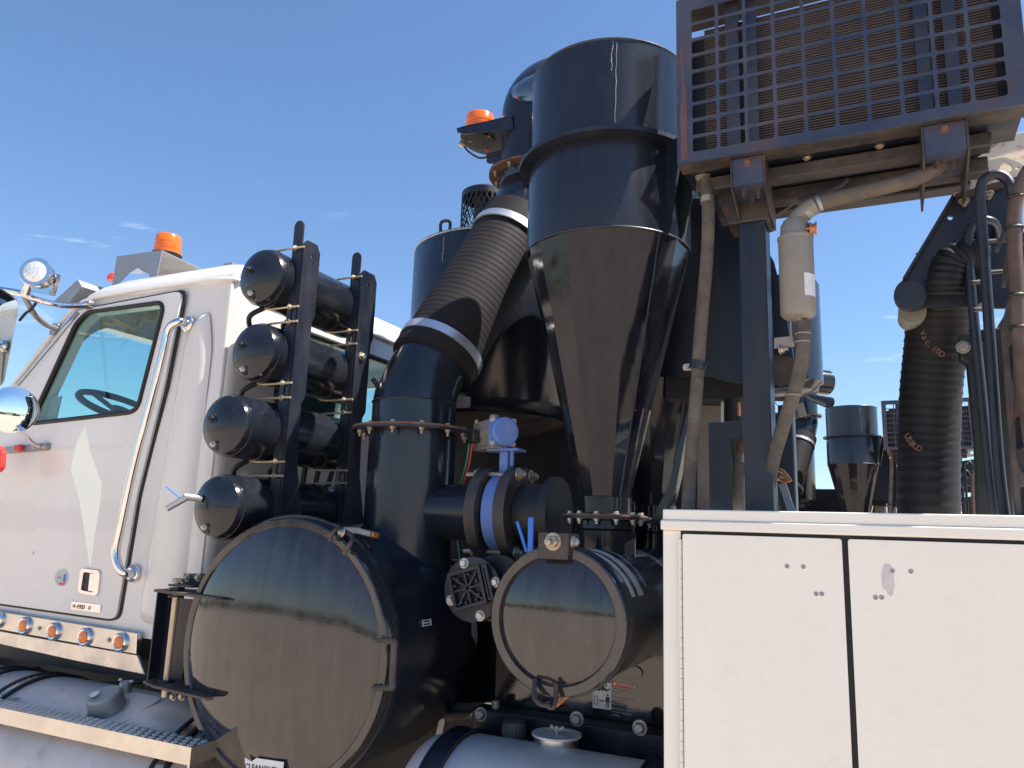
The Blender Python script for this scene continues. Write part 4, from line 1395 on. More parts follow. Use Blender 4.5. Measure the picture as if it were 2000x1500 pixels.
# ---- four air tanks on two uprights ----
XT = -2.095
RA = .113
for i, (z, y0) in enumerate(((2.578, 2.10), (2.284, 2.10), (1.993, 2.0), (1.706, 2.0))):
    y1 = 2.665
    b = MB().lathe((XT, y0 - .035, z), (0, 1, 0), [(0, 0), (.004, .04), (.014, .078), (.030, .103), (.048, RA - .002), (.052, RA - .002), (.053, RA), (.30, RA), (y1 - y0, RA),
                                                (y1 - y0 + .03, .09), (y1 - y0 + .045, 0)], 56, cap=False)
    o = build('air_tank', b, cyl_air, truck, label=['topmost air tank of the four behind the cab', 'second air tank from the top, behind the cab', 'third air tank from the top, sticking out sideways',
                                                   'lowest air tank with a drain cock, just above the big tank'][i], smooth=30)
    dc = V((-.028, 0, .020))
    if i < 3:
        for (q_, nm) in ((V((XT - .03, y0 - .032, z + .018)), 'plug'), (V((XT - .018, y0 - .018, z - .073)), 'plug')):
            build(nm + '_boss', MB().lathe(q_ + V((0, .012, 0)), (0, -1, 0), [(0, .021), (.014, .019)], 18), satin, o)
            fastener(q_ + V((0, -.002, 0)), (0, -1, 0), .0115, o, satin if q_.z > z else steelb, name='plug', stud=.008, washer=False)
    else:
        q_ = V((XT - .018, y0 - .018, z - .073))
        build('plug_boss', MB().lathe(q_ + V((0, .012, 0)), (0, -1, 0), [(0, .021), (.014, .019)], 18), satin, o)
        fastener(q_ + V((0, -.002, 0)), (0, -1, 0), .0115, o, steelb, name='plug', stud=.008, washer=False)
        q_ = V((XT - .045, y0 - .030, z + .025))
        dck = MB().cyl(q_, q_ + V((-.03, -.05, .004)), .013, .012, 12)
        dck.cyl(q_ + V((-.025, -.045, 0)), q_ + V((-.065, -.085, -.04)), .012, .011, 12)
        dk = build('drain_cock', dck, galv, o, label='drain cock with small blue lever')
        build('cock_lever', MB().beam(q_ + V((-.04, -.06, 0)), q_ + V((-.085, -.08, .035)), .010, .003), blueh, o)
    # U-bolts
    for yb in (2.152, 2.517):
        cpt = [V((-1.945, yb, z + RA + .005))]
        cpt += [V((XT + .02 + (RA + .005) * cos(radians(a)) * 1.0, yb, z + (RA + .005) * sin(radians(a)))) for a in range(90, 271, 15)]
        cpt += [V((-1.945, yb, z - RA - .005))]
        ub = build('u_bolt', MB().tube(cpt, .0045, 8), rod, o)
        for s_ in (1, -1):
            fastener((-1.990, yb, z + s_ * (RA + .005)), (1, 0, 0), .0085, o, zinc, name='nut')
    if i < 3:
        zz = (2.578, 2.284, 1.993, 1.706)
        b = MB().tube(smoothpath([(XT, 2.30, z - RA + .01), (XT - .03, 2.27, z - .15), (XT - .01, 2.3, zz[i + 1] + RA - .01)], 6), .009, 8)
        b.tube(smoothpath([(XT - .02, 2.16, z - RA + .01), (XT - .06, 2.12, z - .15), (XT - .12, 2.2, z - .19)], 6), .010, 8)
        build('link_hose', b, gasket, o)


def upright(y0, y1, ztop, name, lab):
    zb_ = 1.10
    # wide web across the fore-aft direction, stepped on the rear edge
    web = [(y0, zb_), (y1 + .075, zb_), (y1 + .075, 1.60), (y1 + .005, 1.86), (y1 - .005, 2.10), (y1 + .015, 2.13), (y1 + .015, 2.42), (y1 + .03, 2.45), (y1 + .03, ztop - .03), (y1 + .01, ztop), (y0 + .02, ztop),
           (y0, ztop - .02)]
    o = build('upright', MB().plate(web, XP(-1.965), .008, holes=[circ(y0 + .052, ztop - .055, .007, 10)]), satin, truck, label=lab, smooth=0)
    fl_ = [(-2.01, zb_), (-1.966, zb_)] + [(-1.988 + .022 * cos(radians(q)), ztop + .055 + .022 * sin(radians(q))) for q in range(0, 181, 30)]
    build('upright_flange', MB().plate(fl_, YP(y0 - .004), .008, holes=[rrect(-1.99, -1.983, zc_ - .03, zc_ + .03, .003) for zc_ in (2.44, 2.14, 1.85)]), satin, o, smooth=0)
    for zc_ in (1.56, 2.36) if y0 > 2.5 else (1.56,):
        fastener((-1.957, (y0 + y1) / 2, zc_), (1, 0, 0), .013, o, zinc)
    return o


upright(2.165, 2.230, 2.735, 'upright', 'near black upright plate holding the air tanks')
upright(2.53, 2.612, 2.735, 'upright', 'far black upright plate holding the air tanks')
build('upright_brace', MB().beam((-1.96, 2.67, 2.28), (-1.75, 2.75, 1.98), .04, .02), satin, truck)
b = MB()
b.bb(-2.36, -2.0, 2.45, 3.9, 1.02, 1.5)
build('rear_cab_stand', b, dark, truck)
for k in range(5):
    build('cab_air_hose', MB().tube(smoothpath([(-2.2 + k * .03, 2.5 + k * .05, 2.1 - k * .05), (-2.22 + k * .02, 2.5 + k * .05, 1.7), (-2.15, 2.5 + k * .05, 1.2)], 5), .011, 8), gasket, truck)

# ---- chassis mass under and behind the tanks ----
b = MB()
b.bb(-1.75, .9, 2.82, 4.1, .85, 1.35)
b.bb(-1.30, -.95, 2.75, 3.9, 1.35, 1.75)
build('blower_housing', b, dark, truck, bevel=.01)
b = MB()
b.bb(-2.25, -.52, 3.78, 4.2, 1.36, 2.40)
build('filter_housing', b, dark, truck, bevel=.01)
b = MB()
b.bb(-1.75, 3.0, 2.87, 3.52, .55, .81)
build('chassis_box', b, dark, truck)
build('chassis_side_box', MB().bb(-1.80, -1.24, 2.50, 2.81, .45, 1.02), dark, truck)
b = MB()
b.plate([(-1.22, .98), (-.40, .98), (-.40, 1.40), (-.95, 1.40), (-1.0, 1.36), (-1.22, 1.36)], YP(2.46), .03)
pn = build('guard_panel', b, doorblk, truck, label='black side panel with a danger sticker', bevel=.004)
b = MB().plate(rrect(-.90, -.66, 1.245, 1.305, .02), YP(2.452), .012)
q1, q2 = at(1135, 1290, 2.455), at(1255, 1328, 2.455)
build('panel_emboss', MB().plate(rrect(q1.x, q2.x, q2.z, q1.z, .022), YP(2.452), .010), doorblk, pn, bevel=.004)
# frame rail with bolts below it
b = MB()
f0, f1 = at(1100, 1385, 2.36), at(1275, 1420, 2.36)
b.bb(-1.25, -.38, 2.36, 2.44, .93, 1.085)
fr_ = build('cross_rail', b, satin, truck, bevel=.006, label='black bolted rail behind the filler cap')
for (px, py) in ((1127, 1404), (1250, 1421), (940, 1395)):
    fastener(at(px, py, 2.36), (0, -1, 0), .016, fr_, galv)
b = MB()
for (x0, x1) in ((-.95, -.88), (-.72, -.69)):
    b.bb(x0, x1, 2.350, 2.358, 1.03, 1.04)
b.bb(-.86, -.60, 2.352, 2.358, .95, 1.045)
build('rail_plate', b, satin, fr_)
# danger sticker
s0, s1 = at(1158, 1330, 2.458), at(1194, 1387, 2.458)
ds = build('pictogram_sticker', MB().plate(rrect(s0.x, s1.x, s1.z, s0.z, .001), YP(2.4575), .002), labelw, pn, label='white pictogram sticker showing a keep clear figure')
# standing figure, box and double arrow
cw = s1.x - s0.x
chh = s0.z - s1.z


def spt(u, v):
    return (s0.x + u * cw, s1.z + v * chh)


pic = MB()
fx_ = .80
for poly in ([(.70, .47), (.90, .47), (.94, .27), (.89, .27), (.87, .40), (.87, .08), (.82, .08), (.81, .26), (.79, .26), (.78, .08), (.73, .08), (.73, .40), (.71, .27), (.66, .27)],
             [(.34, .30), (.42, .36), (.42, .32), (.54, .32), (.54, .36), (.62, .30), (.54, .24), (.54, .28), (.42, .28), (.42, .24)],
             [(.10, .78), (.30, .92), (.36, .84), (.52, .90), (.60, .98), (.66, .94), (.60, .84), (.76, .74), (.92, .80), (.94, .76), (.74, .66), (.60, .70), (.50, .66), (.44, .72), (.36, .64), (.22, .68), (.28, .76), (.14, .74)]):
    pic.plate([spt(*p) for p in poly], YP(2.4568), .0006)
for (cx_, cz_) in ((.80, .53), (.72, .88)):
    c_ = spt(cx_, cz_)
    pic.plate(circ(c_[0], c_[1], cw * .055, 12), YP(2.4568), .0006)
for (u0, u1, v0, v1) in ((.08, .11, .14, .46), (.25, .28, .14, .46), (.11, .25, .14, .16), (.11, .25, .44, .46)):
    pic.plate([spt(u0, v0), spt(u1, v0), spt(u1, v1), spt(u0, v1)], YP(2.4568), .0006)
build('pictogram', pic, ink, pn)
r0, r1 = at(1195, 1330, 2.458), at(1233, 1346, 2.458)
build('danger_header', MB().plate([(r0.x, r1.z + .002), (r1.x, r1.z), (r1.x, r0.z - .003), (r0.x, r0.z)], YP(2.4575), .002), labelr, pn, label='red DANGER header of the warning sticker')
text('DANGER', .0155, (r0.x + .018, 2.4568, r1.z + .007), (1, 0, -.04), (0, 0, 1), labelw, pn)
build('danger_triangle', MB().plate([(r0.x + .004, r1.z + .006), (r0.x + .016, r1.z + .006), (r0.x + .010, r1.z + .018)], YP(2.4568), .0006), labelw, pn)
for k, s_ in enumerate(('Rotating Machine', 'Hazard', 'Contact will possibly kill', 'you or cause', 'serious injury', 'Do not operate with doors', 'removed. Stop before', 'servicing')):
    text(s_, .0072 if k > 1 else .0085, (r0.x + .001, 2.4568, r1.z - .009 - k * .0095 - (.004 if k > 1 else 0) - (.004 if k > 4 else 0)), (1, 0, -.04), (0, 0, 1), palep, pn)

# hoses low behind the middle tank
b = MB()
b.tube(smoothpath([at(880, 1385, 2.55), at(960, 1385, 2.55), at(1030, 1400, 2.5), at(1110, 1425, 2.5)], 5), .022, 10)
b.tube(smoothpath([at(870, 1400, 2.5), at(960, 1400, 2.5), at(1040, 1412, 2.5)], 5), .016, 10)
build('chassis_hose', b, sleeve, truck)
build('pipe_stub', MB().cyl(at(968, 1400, 2.4), at(968, 1368, 2.4), .014, .014, 12), galv, truck)
b = MB()
for k in range(5):
    z_ = 1.32 - k * .075
    b.bb(-1.26, -1.02, 2.60, 2.62, z_, z_ + .03)
b.bb(-1.28, -1.25, 2.59, 2.63, .9, 1.4)
b.bb(-1.05, -1.02, 2.59, 2.63, .9, 1.4)
build('service_ladder', b, dark, truck)

# ---- middle aluminium tank ----
b = MB()
MTC = V((0, 2.16, .79))
RM = .265
b.lathe((-1.30, MTC.y, MTC.z), (1, 0, 0), [(0, .12), (.01, .20), (.03, .245), (.07, RM), (1.30, RM), (1.34, .2)], 64)
mt_ = build('hydraulic_tank', b, tankalu, truck, label='blue grey aluminium tank at the bottom centre', smooth=50)
for x_ in (-1.20, -.60):
    build('tank_strap', MB().lathe((x_, MTC.y, MTC.z), (1, 0, 0), [(0, RM - .001), (0, RM + .010), (.05, RM + .010), (.05, RM - .001)], 64, cap=False), satin, mt_)
    for dx in (-.007, .05):
        build('strap_edge', MB().lathe((x_ + dx, MTC.y, MTC.z), (1, 0, 0), [(0, RM - .001), (0, RM + .014), (.007, RM + .014), (.007, RM - .001)], 64, cap=False), gasket, mt_)
cpx = at(1004, 1428, z=1.052)
zt_ = MTC.z + sqrt(max(0, RM ** 2 - (cpx.y - MTC.y) ** 2))
cpp = V((cpx.x, cpx.y, zt_))
capm = material('faded black plastic', (0.07, 0.062, 0.06), 0.6, dirt=(0.14, 0.12, 0.11), dirt_amt=0.7, dirt_scale=30)
cf = build('breather_cap', MB().lathe(cpp, (0, 0, 1), [(0.012, .034), (.016, .0365), (.05, .035), (.058, .031), (.060, 0)], 24), capm, mt_, smooth=30, label='ribbed dark breather cap')
b = MB()
for k in range(24):
    a = 2 * pi * k / 24
    b.cyl(cpp + V((.036 * cos(a), .036 * sin(a), .018)), cpp + V((.035 * cos(a), .035 * sin(a), .05)), .002, .002, 5)
build('cap_ribs', b, capm, cf)
build('cap_flange', MB().lathe(cpp, (0, 0, 1), [(-.02, .052), (.004, .046), (.010, .034), (.013, .033)], 24), zinc, mt_)
lpx = at(1087, 1445, z=1.06)
lz = MTC.z + sqrt(max(0, RM ** 2 - (lpx.y - MTC.y) ** 2))
lpp = V((lpx.x, lpx.y, lz))
build('filler_neck', MB().lathe(lpp - V((0, 0, .03)), (0, 0, 1), [(0, .066), (.058, .066)], 40), stainless, mt_, label='short bright filler neck')
ll = build('filler_lid', MB().lathe(lpp + V((0, 0, .028)), (0, 0, 1), [(0, .060), (0, .073), (.006, .073), (.007, .052), (.004, .050), (.004, 0)], 48, cap=False), tankalu, mt_, label='round flat filler lid with wing nut')
b = MB()
b.cyl(lpp + V((0, 0, .03)), lpp + V((0, 0, .055)), .008, .006, 10)
for s_ in (-1, 1):
    b.beam(lpp + V((0, 0, .040)), lpp + V((s_ * .022, .004, .052)), .006, .012)
build('wing_nut', b, galv, ll, bevel=.002)
c0, c1 = at(1165, 1485, 1.97), at(1210, 1500, 1.97)


def on_tank(u, v, w):
    a = radians(118) + v / RM     # angle round the tank, front upper quadrant
    return V((u, MTC.y + (RM + w) * cos(a), MTC.z + (RM + w) * sin(a)))


tk = at(1163, 1482, 2.02)
b = MB()
for i in range(7):
    pass
cx0 = at(1162, 1485, 2.0).x
cpatch = MB()
nu, nv = 2, 10
a0_ = radians(119)
for j in range(nv + 1):
    for i in range(nu + 1):
        for w in (0.0006, .002):
            a = a0_ + (j / nv) * .10 / RM
            cpatch.v.append(V((cx0 + i / nu * .07, MTC.y + (RM + w) * cos(a), MTC.z + (RM + w) * sin(a))))
def ix(i, j, k): return (j * (nu + 1) + i) * 2 + k
for j in range(nv):
    for i in range(nu):
        for k in (0, 1):
            cpatch.f.append((ix(i, j, k), ix(i + 1, j, k), ix(i + 1, j + 1, k), ix(i, j + 1, k)))
cst = build('caution_sticker', cpatch, labelw, mt_, label='small CAUTION sticker on the aluminium tank')
nrm = V((0, cos(a0_ + .05), sin(a0_ + .05)))
aT = a0_ + .016 / RM
tv = V((0, sin(aT), -cos(aT)))
text('CAUTION', .014, V((cx0 + .004, MTC.y + (RM + .0030) * cos(aT), MTC.z + (RM + .0030) * sin(aT))), (1, 0, 0), tv, ink, mt_)
b = MB().plate(roundpoly([(p.x, p.z) for p in [at(p[0], p[1], 2.35) for p in ((858, 1405), (870, 1403), (862, 1440), (845, 1475), (830, 1472), (850, 1440))]], .01), YP(2.35), .01)
build('tank_bracket', b, galv, mt_)
b = MB().plate(roundpoly([(p.x, p.z) for p in [at(p[0], p[1], 2.1) for p in ((812, 1460), (835, 1458), (835, 1500), (812, 1500))]], .015), YP(2.1), .02)
build('clamp_lug', b, dusty, mt_)

# ---- white cabinet (lower right) ----
CX0, CX1 = -.508, 1.25
CZ = 1.722
b = MB()
b.bb(CX0, CX1, 1.952, 3.0, .60, CZ - .052)
cb = build('tool_cabinet', b, cabwhite, truck, label='white steel tool cabinet with two doors at the lower right', bevel=.003)
b = MB()
b.bb(CX0 - .003, CX1, 1.938, 3.0, CZ - .052, CZ - .027)
build('cabinet_lip', b, cabwhite, cb, bevel=.004)
b = MB()
b.bb(CX0 + .002, CX1, 1.944, 2.98, CZ - .0268, CZ)
build('cabinet_cap', b, cabwhite, cb, bevel=.003)
zd = at(1500, 1048, 1.95).z
g = MB()
g.bb(-.462, CX1 - .02, 1.9505, 1.9515, .66, zd + .008)
build('door_gap', g, gasket, cb)
for (x0, x1) in ((-.4545, -.0905), (-.0775, .415), (.428, .92)):
    d_ = build('cabinet_door', MB().plate(rrect(x0, x1, .67, zd, .006), YP(1.936), .014), cabwhite, cb, bevel=.0025)
for k in range(26):
    z1 = zd - .014 - k * .0235
    build('hinge_knuckle', MB().cyl((-.4625, 1.944, z1), (-.4625, 1.944, z1 - .0225), .0052, .0052, 10), cabwhite, cb)
for (px, py) in ((1537, 1106), (1569, 1107), (1594, 1160), (1605, 1160), (1743, 1115), (1779, 1116), (1710, 1167), (1722, 1167)):
    p = at(px, py, 1.936)
    build('rivet', MB().lathe(p, (0, -1, 0), [(0, .0052), (.0012, .005), (.002, .0035), (.0008, .0015), (.0008, 0)], 12), galv, cb)
sm = at(1735, 1130, 1.936)
rndp = random.Random(3)
sp2 = [(sm.x + (.013 + rndp.uniform(-.004, .004)) * cos(2 * pi * k / 18), sm.z + (.034 + rndp.uniform(-.006, .006)) * sin(2 * pi * k / 18)) for k in range(18)]
smudge = material('grey smudge', (0.56, 0.51, 0.49), 0.45, dirt=(0.68, 0.65, 0.63), dirt_amt=0.9, dirt_scale=40)
build('paint_smudge', MB().plate(sp2, YP(1.9355), .0005), smudge, cb)

# ---- steel post, cooler and its carriers ----
zp = at(1475, 432, 2.2).z
b = MB()
b.bb(-.343, -.268, 2.20, 2.206, .8, zp)
b.bb(-.343, -.337, 2.206, 2.30, .8, zp)
b.bb(-.274, -.268, 2.206, 2.30, .8, zp)
b.bb(-.343, -.268, 2.294, 2.30, .8, zp)
post = build('post', b, satin, truck, label='square black post carrying the cooler', smooth=0, bevel=.004)
b = MB()
hz = at(1475, 560, 2.2)
b.plate([(-.372, zp - .0), (-.255, zp - .0), (-.25, zp + .12), (-.40, zp + .12), (-.40, zp + .08)], YP(2.195), .11)
build('post_head', b, dusty, post, smooth=0, bevel=.004)
b = MB().plate([(p.x, p.z) for p in [at(p[0], p[1], 2.3) for p in ((1420, 410), (1568, 372), (1560, 392), (1500, 430), (1500, 460), (1425, 450))]], YP(2.3), .01)
build('post_gusset', b, dusty, post, smooth=0)

gx0, gx1 = at(1350, 300, 2.05).x, .332
gz0, gz1 = 2.737, 3.205
fx0, fx1, fz0, fz1 = -.487, .372, 2.710, 3.245
yG = 2.05
nc, nr = 10, 9
cwid, chei = (gx1 - gx0) / nc, (gz1 - gz0) / nr
b = MB()
bar = .0092
for i in range(nc):
    for j in range(nr):
        x0, z0 = gx0 + i * cwid, gz0 + j * chei
        b.plate([(x0, z0), (x0 + cwid, z0), (x0 + cwid, z0 + chei), (x0, z0 + chei)], YP(yG), .005,
                holes=[rrect(x0 + bar / 2, x0 + cwid - bar / 2, z0 + bar / 2, z0 + chei - bar / 2, .006, 3)])
b.f = [f for f in b.f]
for (a0, a1, c0_, c1_) in ((fx0, gx0, fz0, fz1), (gx1, fx1, fz0, fz1), (gx0, gx1, fz0, gz0), (gx0, gx1, gz1, fz1)):
    b.bb(a0, a1, yG, yG + .005, c0_, c1_)
cooler_root = MB()
cooler_root.bb(fx0 + .03, fx1 - .02, yG + .075, yG + .22, fz0 + .02, fz1 - .03)
b2 = MB()
b2.bb(fx0, fx1, yG + .005, yG + .07, fz0, fz0 + .005)
b2.bb(fx0, fx1, yG + .005, yG + .16, fz1 - .005, fz1)
b2.bb(fx0, fx0 + .004, yG + .005, yG + .07, fz0 + .005, fz1 - .005)
b2.bb(fx1 - .004, fx1, yG + .005, yG + .07, fz0 + .005, fz1 - .005)
cooler = build('cooler', b2, dusty, truck, smooth=0, label='large black hydraulic cooler with slotted guard at the upper right')
# the guard: remove interior duplicate side walls by keeping as is
build('cooler_guard', b, guardm, cooler, smooth=0, label='slotted blue black guard with a rust streak')
rst = material('rust brown streak', (0.10, 0.045, 0.04), 0.6, dirt=(0.15, 0.10, 0.10), dirt_amt=0.7, dirt_scale=12, streak=3)
rs2 = random.Random(4)
lft = [(fx0 + .013 + rs2.uniform(-.004, .003), fz0 + .012 + k * .036) for k in range(11)]
rgt = [(gx0 - .008 + rs2.uniform(-.003, .003) - k * .0012, fz0 + .012 + k * .036) for k in range(10, -1, -1)]
build('rust_streak', MB().plate(rgt[::-1] + lft[::-1], YP(yG - .0006), .0006), rst, cooler)
b = MB()
nfin = 56
kx0, kx1, kz0, kz1 = gx0 + .030, gx1 - .015, fz0 + .012, fz1 - .075
for k in range(nfin):
    z = kz0 + (kz1 - kz0) * k / nfin
    b.bb(kx0, kx1, yG + .062, yG + .085, z, z + .0040)
build('cooler_fins', b, fins, cooler, kind='stuff', smooth=0)
b = MB()
b.bb(kx0, kx1, yG + .085, yG + .095, kz0, kz1)
b.bb(fx0 + .006, kx0, yG + .066, yG + .075, kz0, gz1 - chei * 1.2)
b.bb(kx1, fx1 - .006, yG + .066, yG + .075, kz0, kz1)
build('cooler_core', b, dark, cooler)
for (pxa, pxb) in ((1420, 1446), (1458, 1482), (1795, 1822), (1852, 1880)):
    xa, xb = at(pxa, 200, yG + .045).x, at(pxb, 200, yG + .045).x
    b = MB().bb(xa, xb, yG + .035, yG + .055, fz0 + .008, fz1 - .01)
    build('core_strap', b, guardm, cooler)
# rails and brackets below the cooler
b = MB()
b.bb(fx0 + .004, fx1 - .01, yG + .0705, yG + .20, fz0 + .004, fz0 + .010)
b.bb(fx0 + .05, .28, yG + .17, yG + .35, fz0 - .022, fz0 - .016)
b.bb(fx0 + .05, .28, yG + .16, yG + .165, fz0 - .04, fz0 + .002)
build('cooler_pan', b, satin, cooler)
cr = build('cooler_rail', MB().bb(fx0 + .03, .30, yG + .10, yG + .15, fz0 - .045, fz0 - .005), dusty, truck, bevel=.005, label='front dusty black rail under the cooler')
build('cooler_rail', MB().bb(fx0 + .12, .30, yG + .19, yG + .24, fz0 - .075, fz0 - .03), dusty, truck, bevel=.005, label='middle dusty black rail under the cooler')
build('cooler_rail', MB().bb(fx0 + .06, .27, yG + .30, yG + .36, fz0 - .06, fz0 + .02), dusty, truck, bevel=.005, label='rear dusty black rail under the cooler')
for (px, py) in ((1576, 306), (1718, 283)):
    fastener(at(px, py, yG + .10), (0, -1, 0), .009, cr, zinc)
for (cx_, w_) in ((at(1460, 330, yG + .02).x, .082), (at(1846, 270, yG + .02).x, .092)):
    zb_, zt2_ = fz0 - .085, fz0 - .003
    b = MB()
    b.bb(cx_ - w_ / 2, cx_ + w_ / 2, yG + .022, yG + .028, zb_, zt2_)
    b.bb(cx_ - w_ / 2, cx_ + w_ / 2, yG + .028, yG + .17, zb_, zb_ + .006)
    o = build('carrier_bracket', b, guardm, cr, smooth=0)
    for s_ in (-1, 1):
        x_ = cx_ + s_ * (w_ / 2 + .0035)
        bb2 = MB().plate([(yG + .020, zt2_), (yG + .020, zb_ - .004), (yG + .15, zb_ - .055), (yG + .24, zb_ - .06), (yG + .24, zt2_)], XP(x_ - .0025), .005)
        build('carrier_cheek', bb2, dusty, cr, smooth=0)
    fastener((cx_, yG + .022, zt2_ - .016), (0, -1, 0), .008, cr, rust)
    for (dx, dy) in ((-.018, .06), (.02, .075), (0, .10)):
        fastener((cx_ + dx, yG + dy, zb_), (0, 0, -1), .008, cr, dusty, stud=.012)

# ---- coolant hoses ----
b = MB()
path = [at(1366, 330, 2.16), at(1378, 352, 2.16), at(1383, 400, 2.15), at(1382, 480, 2.15), at(1376, 560, 2.15), at(1368, 650, 2.15), at(1362, 740, 2.15), at(1356, 820, 2.15),
        at(1349, 900, 2.15), at(1343, 1010, 2.15), at(1340, 1080, 2.15)]
b.tube(smoothpath(path, 8), .0185, 16)
lh = build('sleeved_hose', b, sleeve, truck, label='long grey sleeved hose hanging from the left end of the cooler')
pp_ = path
build('hose_end', MB().tube(smoothpath([at(1352, 322, 2.16), at(1366, 334, 2.16), at(1376, 350, 2.16)], 5), [.022 + .0 * k for k in range(11)], 16), castalu, lh)
build('hose_clamp', MB().cyl(at(1381, 385, 2.15), at(1382, 396, 2.15), .0205, .0205, 18), zinc, lh)
b = MB()
b.cyl(at(1364, 706, 2.15), at(1361, 722, 2.15), .0235, .0235, 18)
build('hose_clip', b, satin, lh)
p = at(1343, 717, 2.15)
b = MB().plate(roundpoly([(p.x - .014, p.z - .010), (p.x + .016, p.z - .010), (p.x + .016, p.z + .010), (p.x - .014, p.z + .010)], .009), YP(2.15), .004)
build('clip_tab', b, zinc, lh)
fastener(p + V((-.003, 0, 0)), (0, -1, 0), .006, lh, zinc)
# spiral wrap ribs on lower run
b = MB()
pth = smoothpath(path, 8)
for i in range(20, len(pth) - 12, 4):
    d_ = (pth[i + 1] - pth[i]).normalized()
    b.ring(pth[i], (d_ + V((.35, 0, 0))).normalized(), .0186, .0012, 20, 4)
build('sleeve_wraps', b, sleeve, lh, kind='stuff')
# canister and its hoses
cA, cB = at(1553, 462, 2.12), at(1560, 624, 2.12)
cA.y = cB.y = 2.12
cmx = (cA.x + cB.x) / 2
cA.x = cB.x = cmx
b = MB().lathe(cB, (0, 0, 1), [(0, 0), (.002, .030), (.008, .041), (.016, .0455), (cA.z - cB.z - .012, .0455), (cA.z - cB.z - .010, .0475), (cA.z - cB.z - .004, .0475), (cA.z - cB.z, .040)], 48)
cn = build('receiver_canister', b, castalu, truck, label='dull silver cylindrical canister hanging beside the black post', smooth=30)
b = MB().lathe(cA, (0, 0, 1), [(0, .040), (.03, .038), (.045, .030), (.05, 0)], 32)
b.tube(smoothpath([cA + V((0, 0, .02)), cA + V((.004, 0, .045)), at(1570, 415, 2.12), at(1592, 402, 2.12)], 6), .024, 18)
build('canister_head', b, castalu, cn)
build('canister_nut', MB().lathe(cB - V((0, 0, .004)), (0, 0, 1), [(0, .012), (.006, .012)], 6), castalu, cn)
hd_ = at(1581, 447, 2.10)
b = MB().cyl(hd_ + V((-.02, 0, 0)), hd_ + V((0, 0, 0)), .006, .006, 10)
b.lathe(hd_, (1, .1, 0), [(0, .018), (.004, .018), (.004, .014), (.014, .014), (.014, .018), (.018, .018)], 20)
build('drain_knob', b, copper, cn)
b = MB()
lbl = []
m_ = 8
for j in range(2):
    for i in range(m_ + 1):
        a = radians(-62 + 52 * i / m_)
        lbl.append(V((cmx + .0461 * cos(a), 2.12 + .0461 * sin(a), cB.z + .055 + j * .062)))
b.v = lbl
for i in range(m_):
    b.f.append((i, i + 1, m_ + 2 + i, m_ + 1 + i))
build('canister_label', b, labelw, cn)
b = MB().tube(smoothpath([at(1582, 408, 2.12), at(1600, 397, 2.12), at(1650, 384, 2.12), at(1700, 372, 2.12), at(1760, 357, 2.12), at(1805, 342, 2.13), at(1840, 322, 2.15)], 6), .0195, 16)
uh = build('sleeved_hose', b, sleeve, truck, label='grey sleeved hose curving from the canister up to the cooler')
for (a_, c_) in (((1570, 420), (1579, 411)), ((1596, 399), (1603, 396))):
    build('hose_clamp', MB().cyl(at(*a_, 2.12), at(*c_, 2.12), .0225, .0225, 18), galv, uh)
build('cable_ties', MB().tube(smoothpath([at(1560, 392, 2.13), at(1600, 378, 2.13), at(1635, 365, 2.13), at(1655, 350, 2.14)], 5), .006, 6), gasket, uh)
b = MB().tube(smoothpath([at(1570, 628, 2.13), at(1569, 660, 2.13), at(1567, 700, 2.13), at(1556, 750, 2.13), at(1540, 800, 2.14), at(1524, 850, 2.15), at(1510, 900, 2.2), at(1500, 960, 2.25)], 6), .0185, 16)
dh = build('sleeved_hose', b, sleeve, truck, label='grey sleeved hose dropping from the canister behind the post')
for (px, py) in ((1568, 652), (1567, 668), (1548, 772)):
    build('hose_clamp', MB().ring(at(px, py, 2.13), (0, 0, 1), .0185, .003, 20, 6), castalu, dh)
b = MB()
b.plate([(p.x, p.z) for p in [at(p[0], p[1], 2.12) for p in ((1512, 660), (1548, 656), (1552, 676), (1512, 680))]], YP(2.12), .006)
b.cyl(at(1544, 628, 2.12), at(1546, 668, 2.12), .003, .003, 8)
cbk = build('canister_bracket', b, castalu, cn)
fastener(at(1524, 683, 2.12), (1, -.3, 0), .009, cn, zinc, stud=.012)

# ---- panels behind the post ----
b = MB()
pq = [at(p[0], p[1], 2.62) for p in ((1255, 380), (1470, 392), (1470, 752), (1420, 745), (1380, 735), (1255, 735))]
b.plate([(p.x, p.z) for p in pq], YP(2.62), .012)
bp2 = build('baffle_panel', b, satin, truck, label='flat black baffle panel right of the cyclones', smooth=0, bevel=.003)
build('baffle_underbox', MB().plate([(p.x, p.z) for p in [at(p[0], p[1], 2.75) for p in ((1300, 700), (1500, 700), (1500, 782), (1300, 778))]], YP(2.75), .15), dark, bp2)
pq = [at(p[0], p[1], 2.60) for p in ((1444, 470), (1452, 470), (1454, 748), (1446, 740))]
build('panel_lip', MB().plate([(p.x, p.z) for p in pq], YP(2.58), .03), satin, bp2)
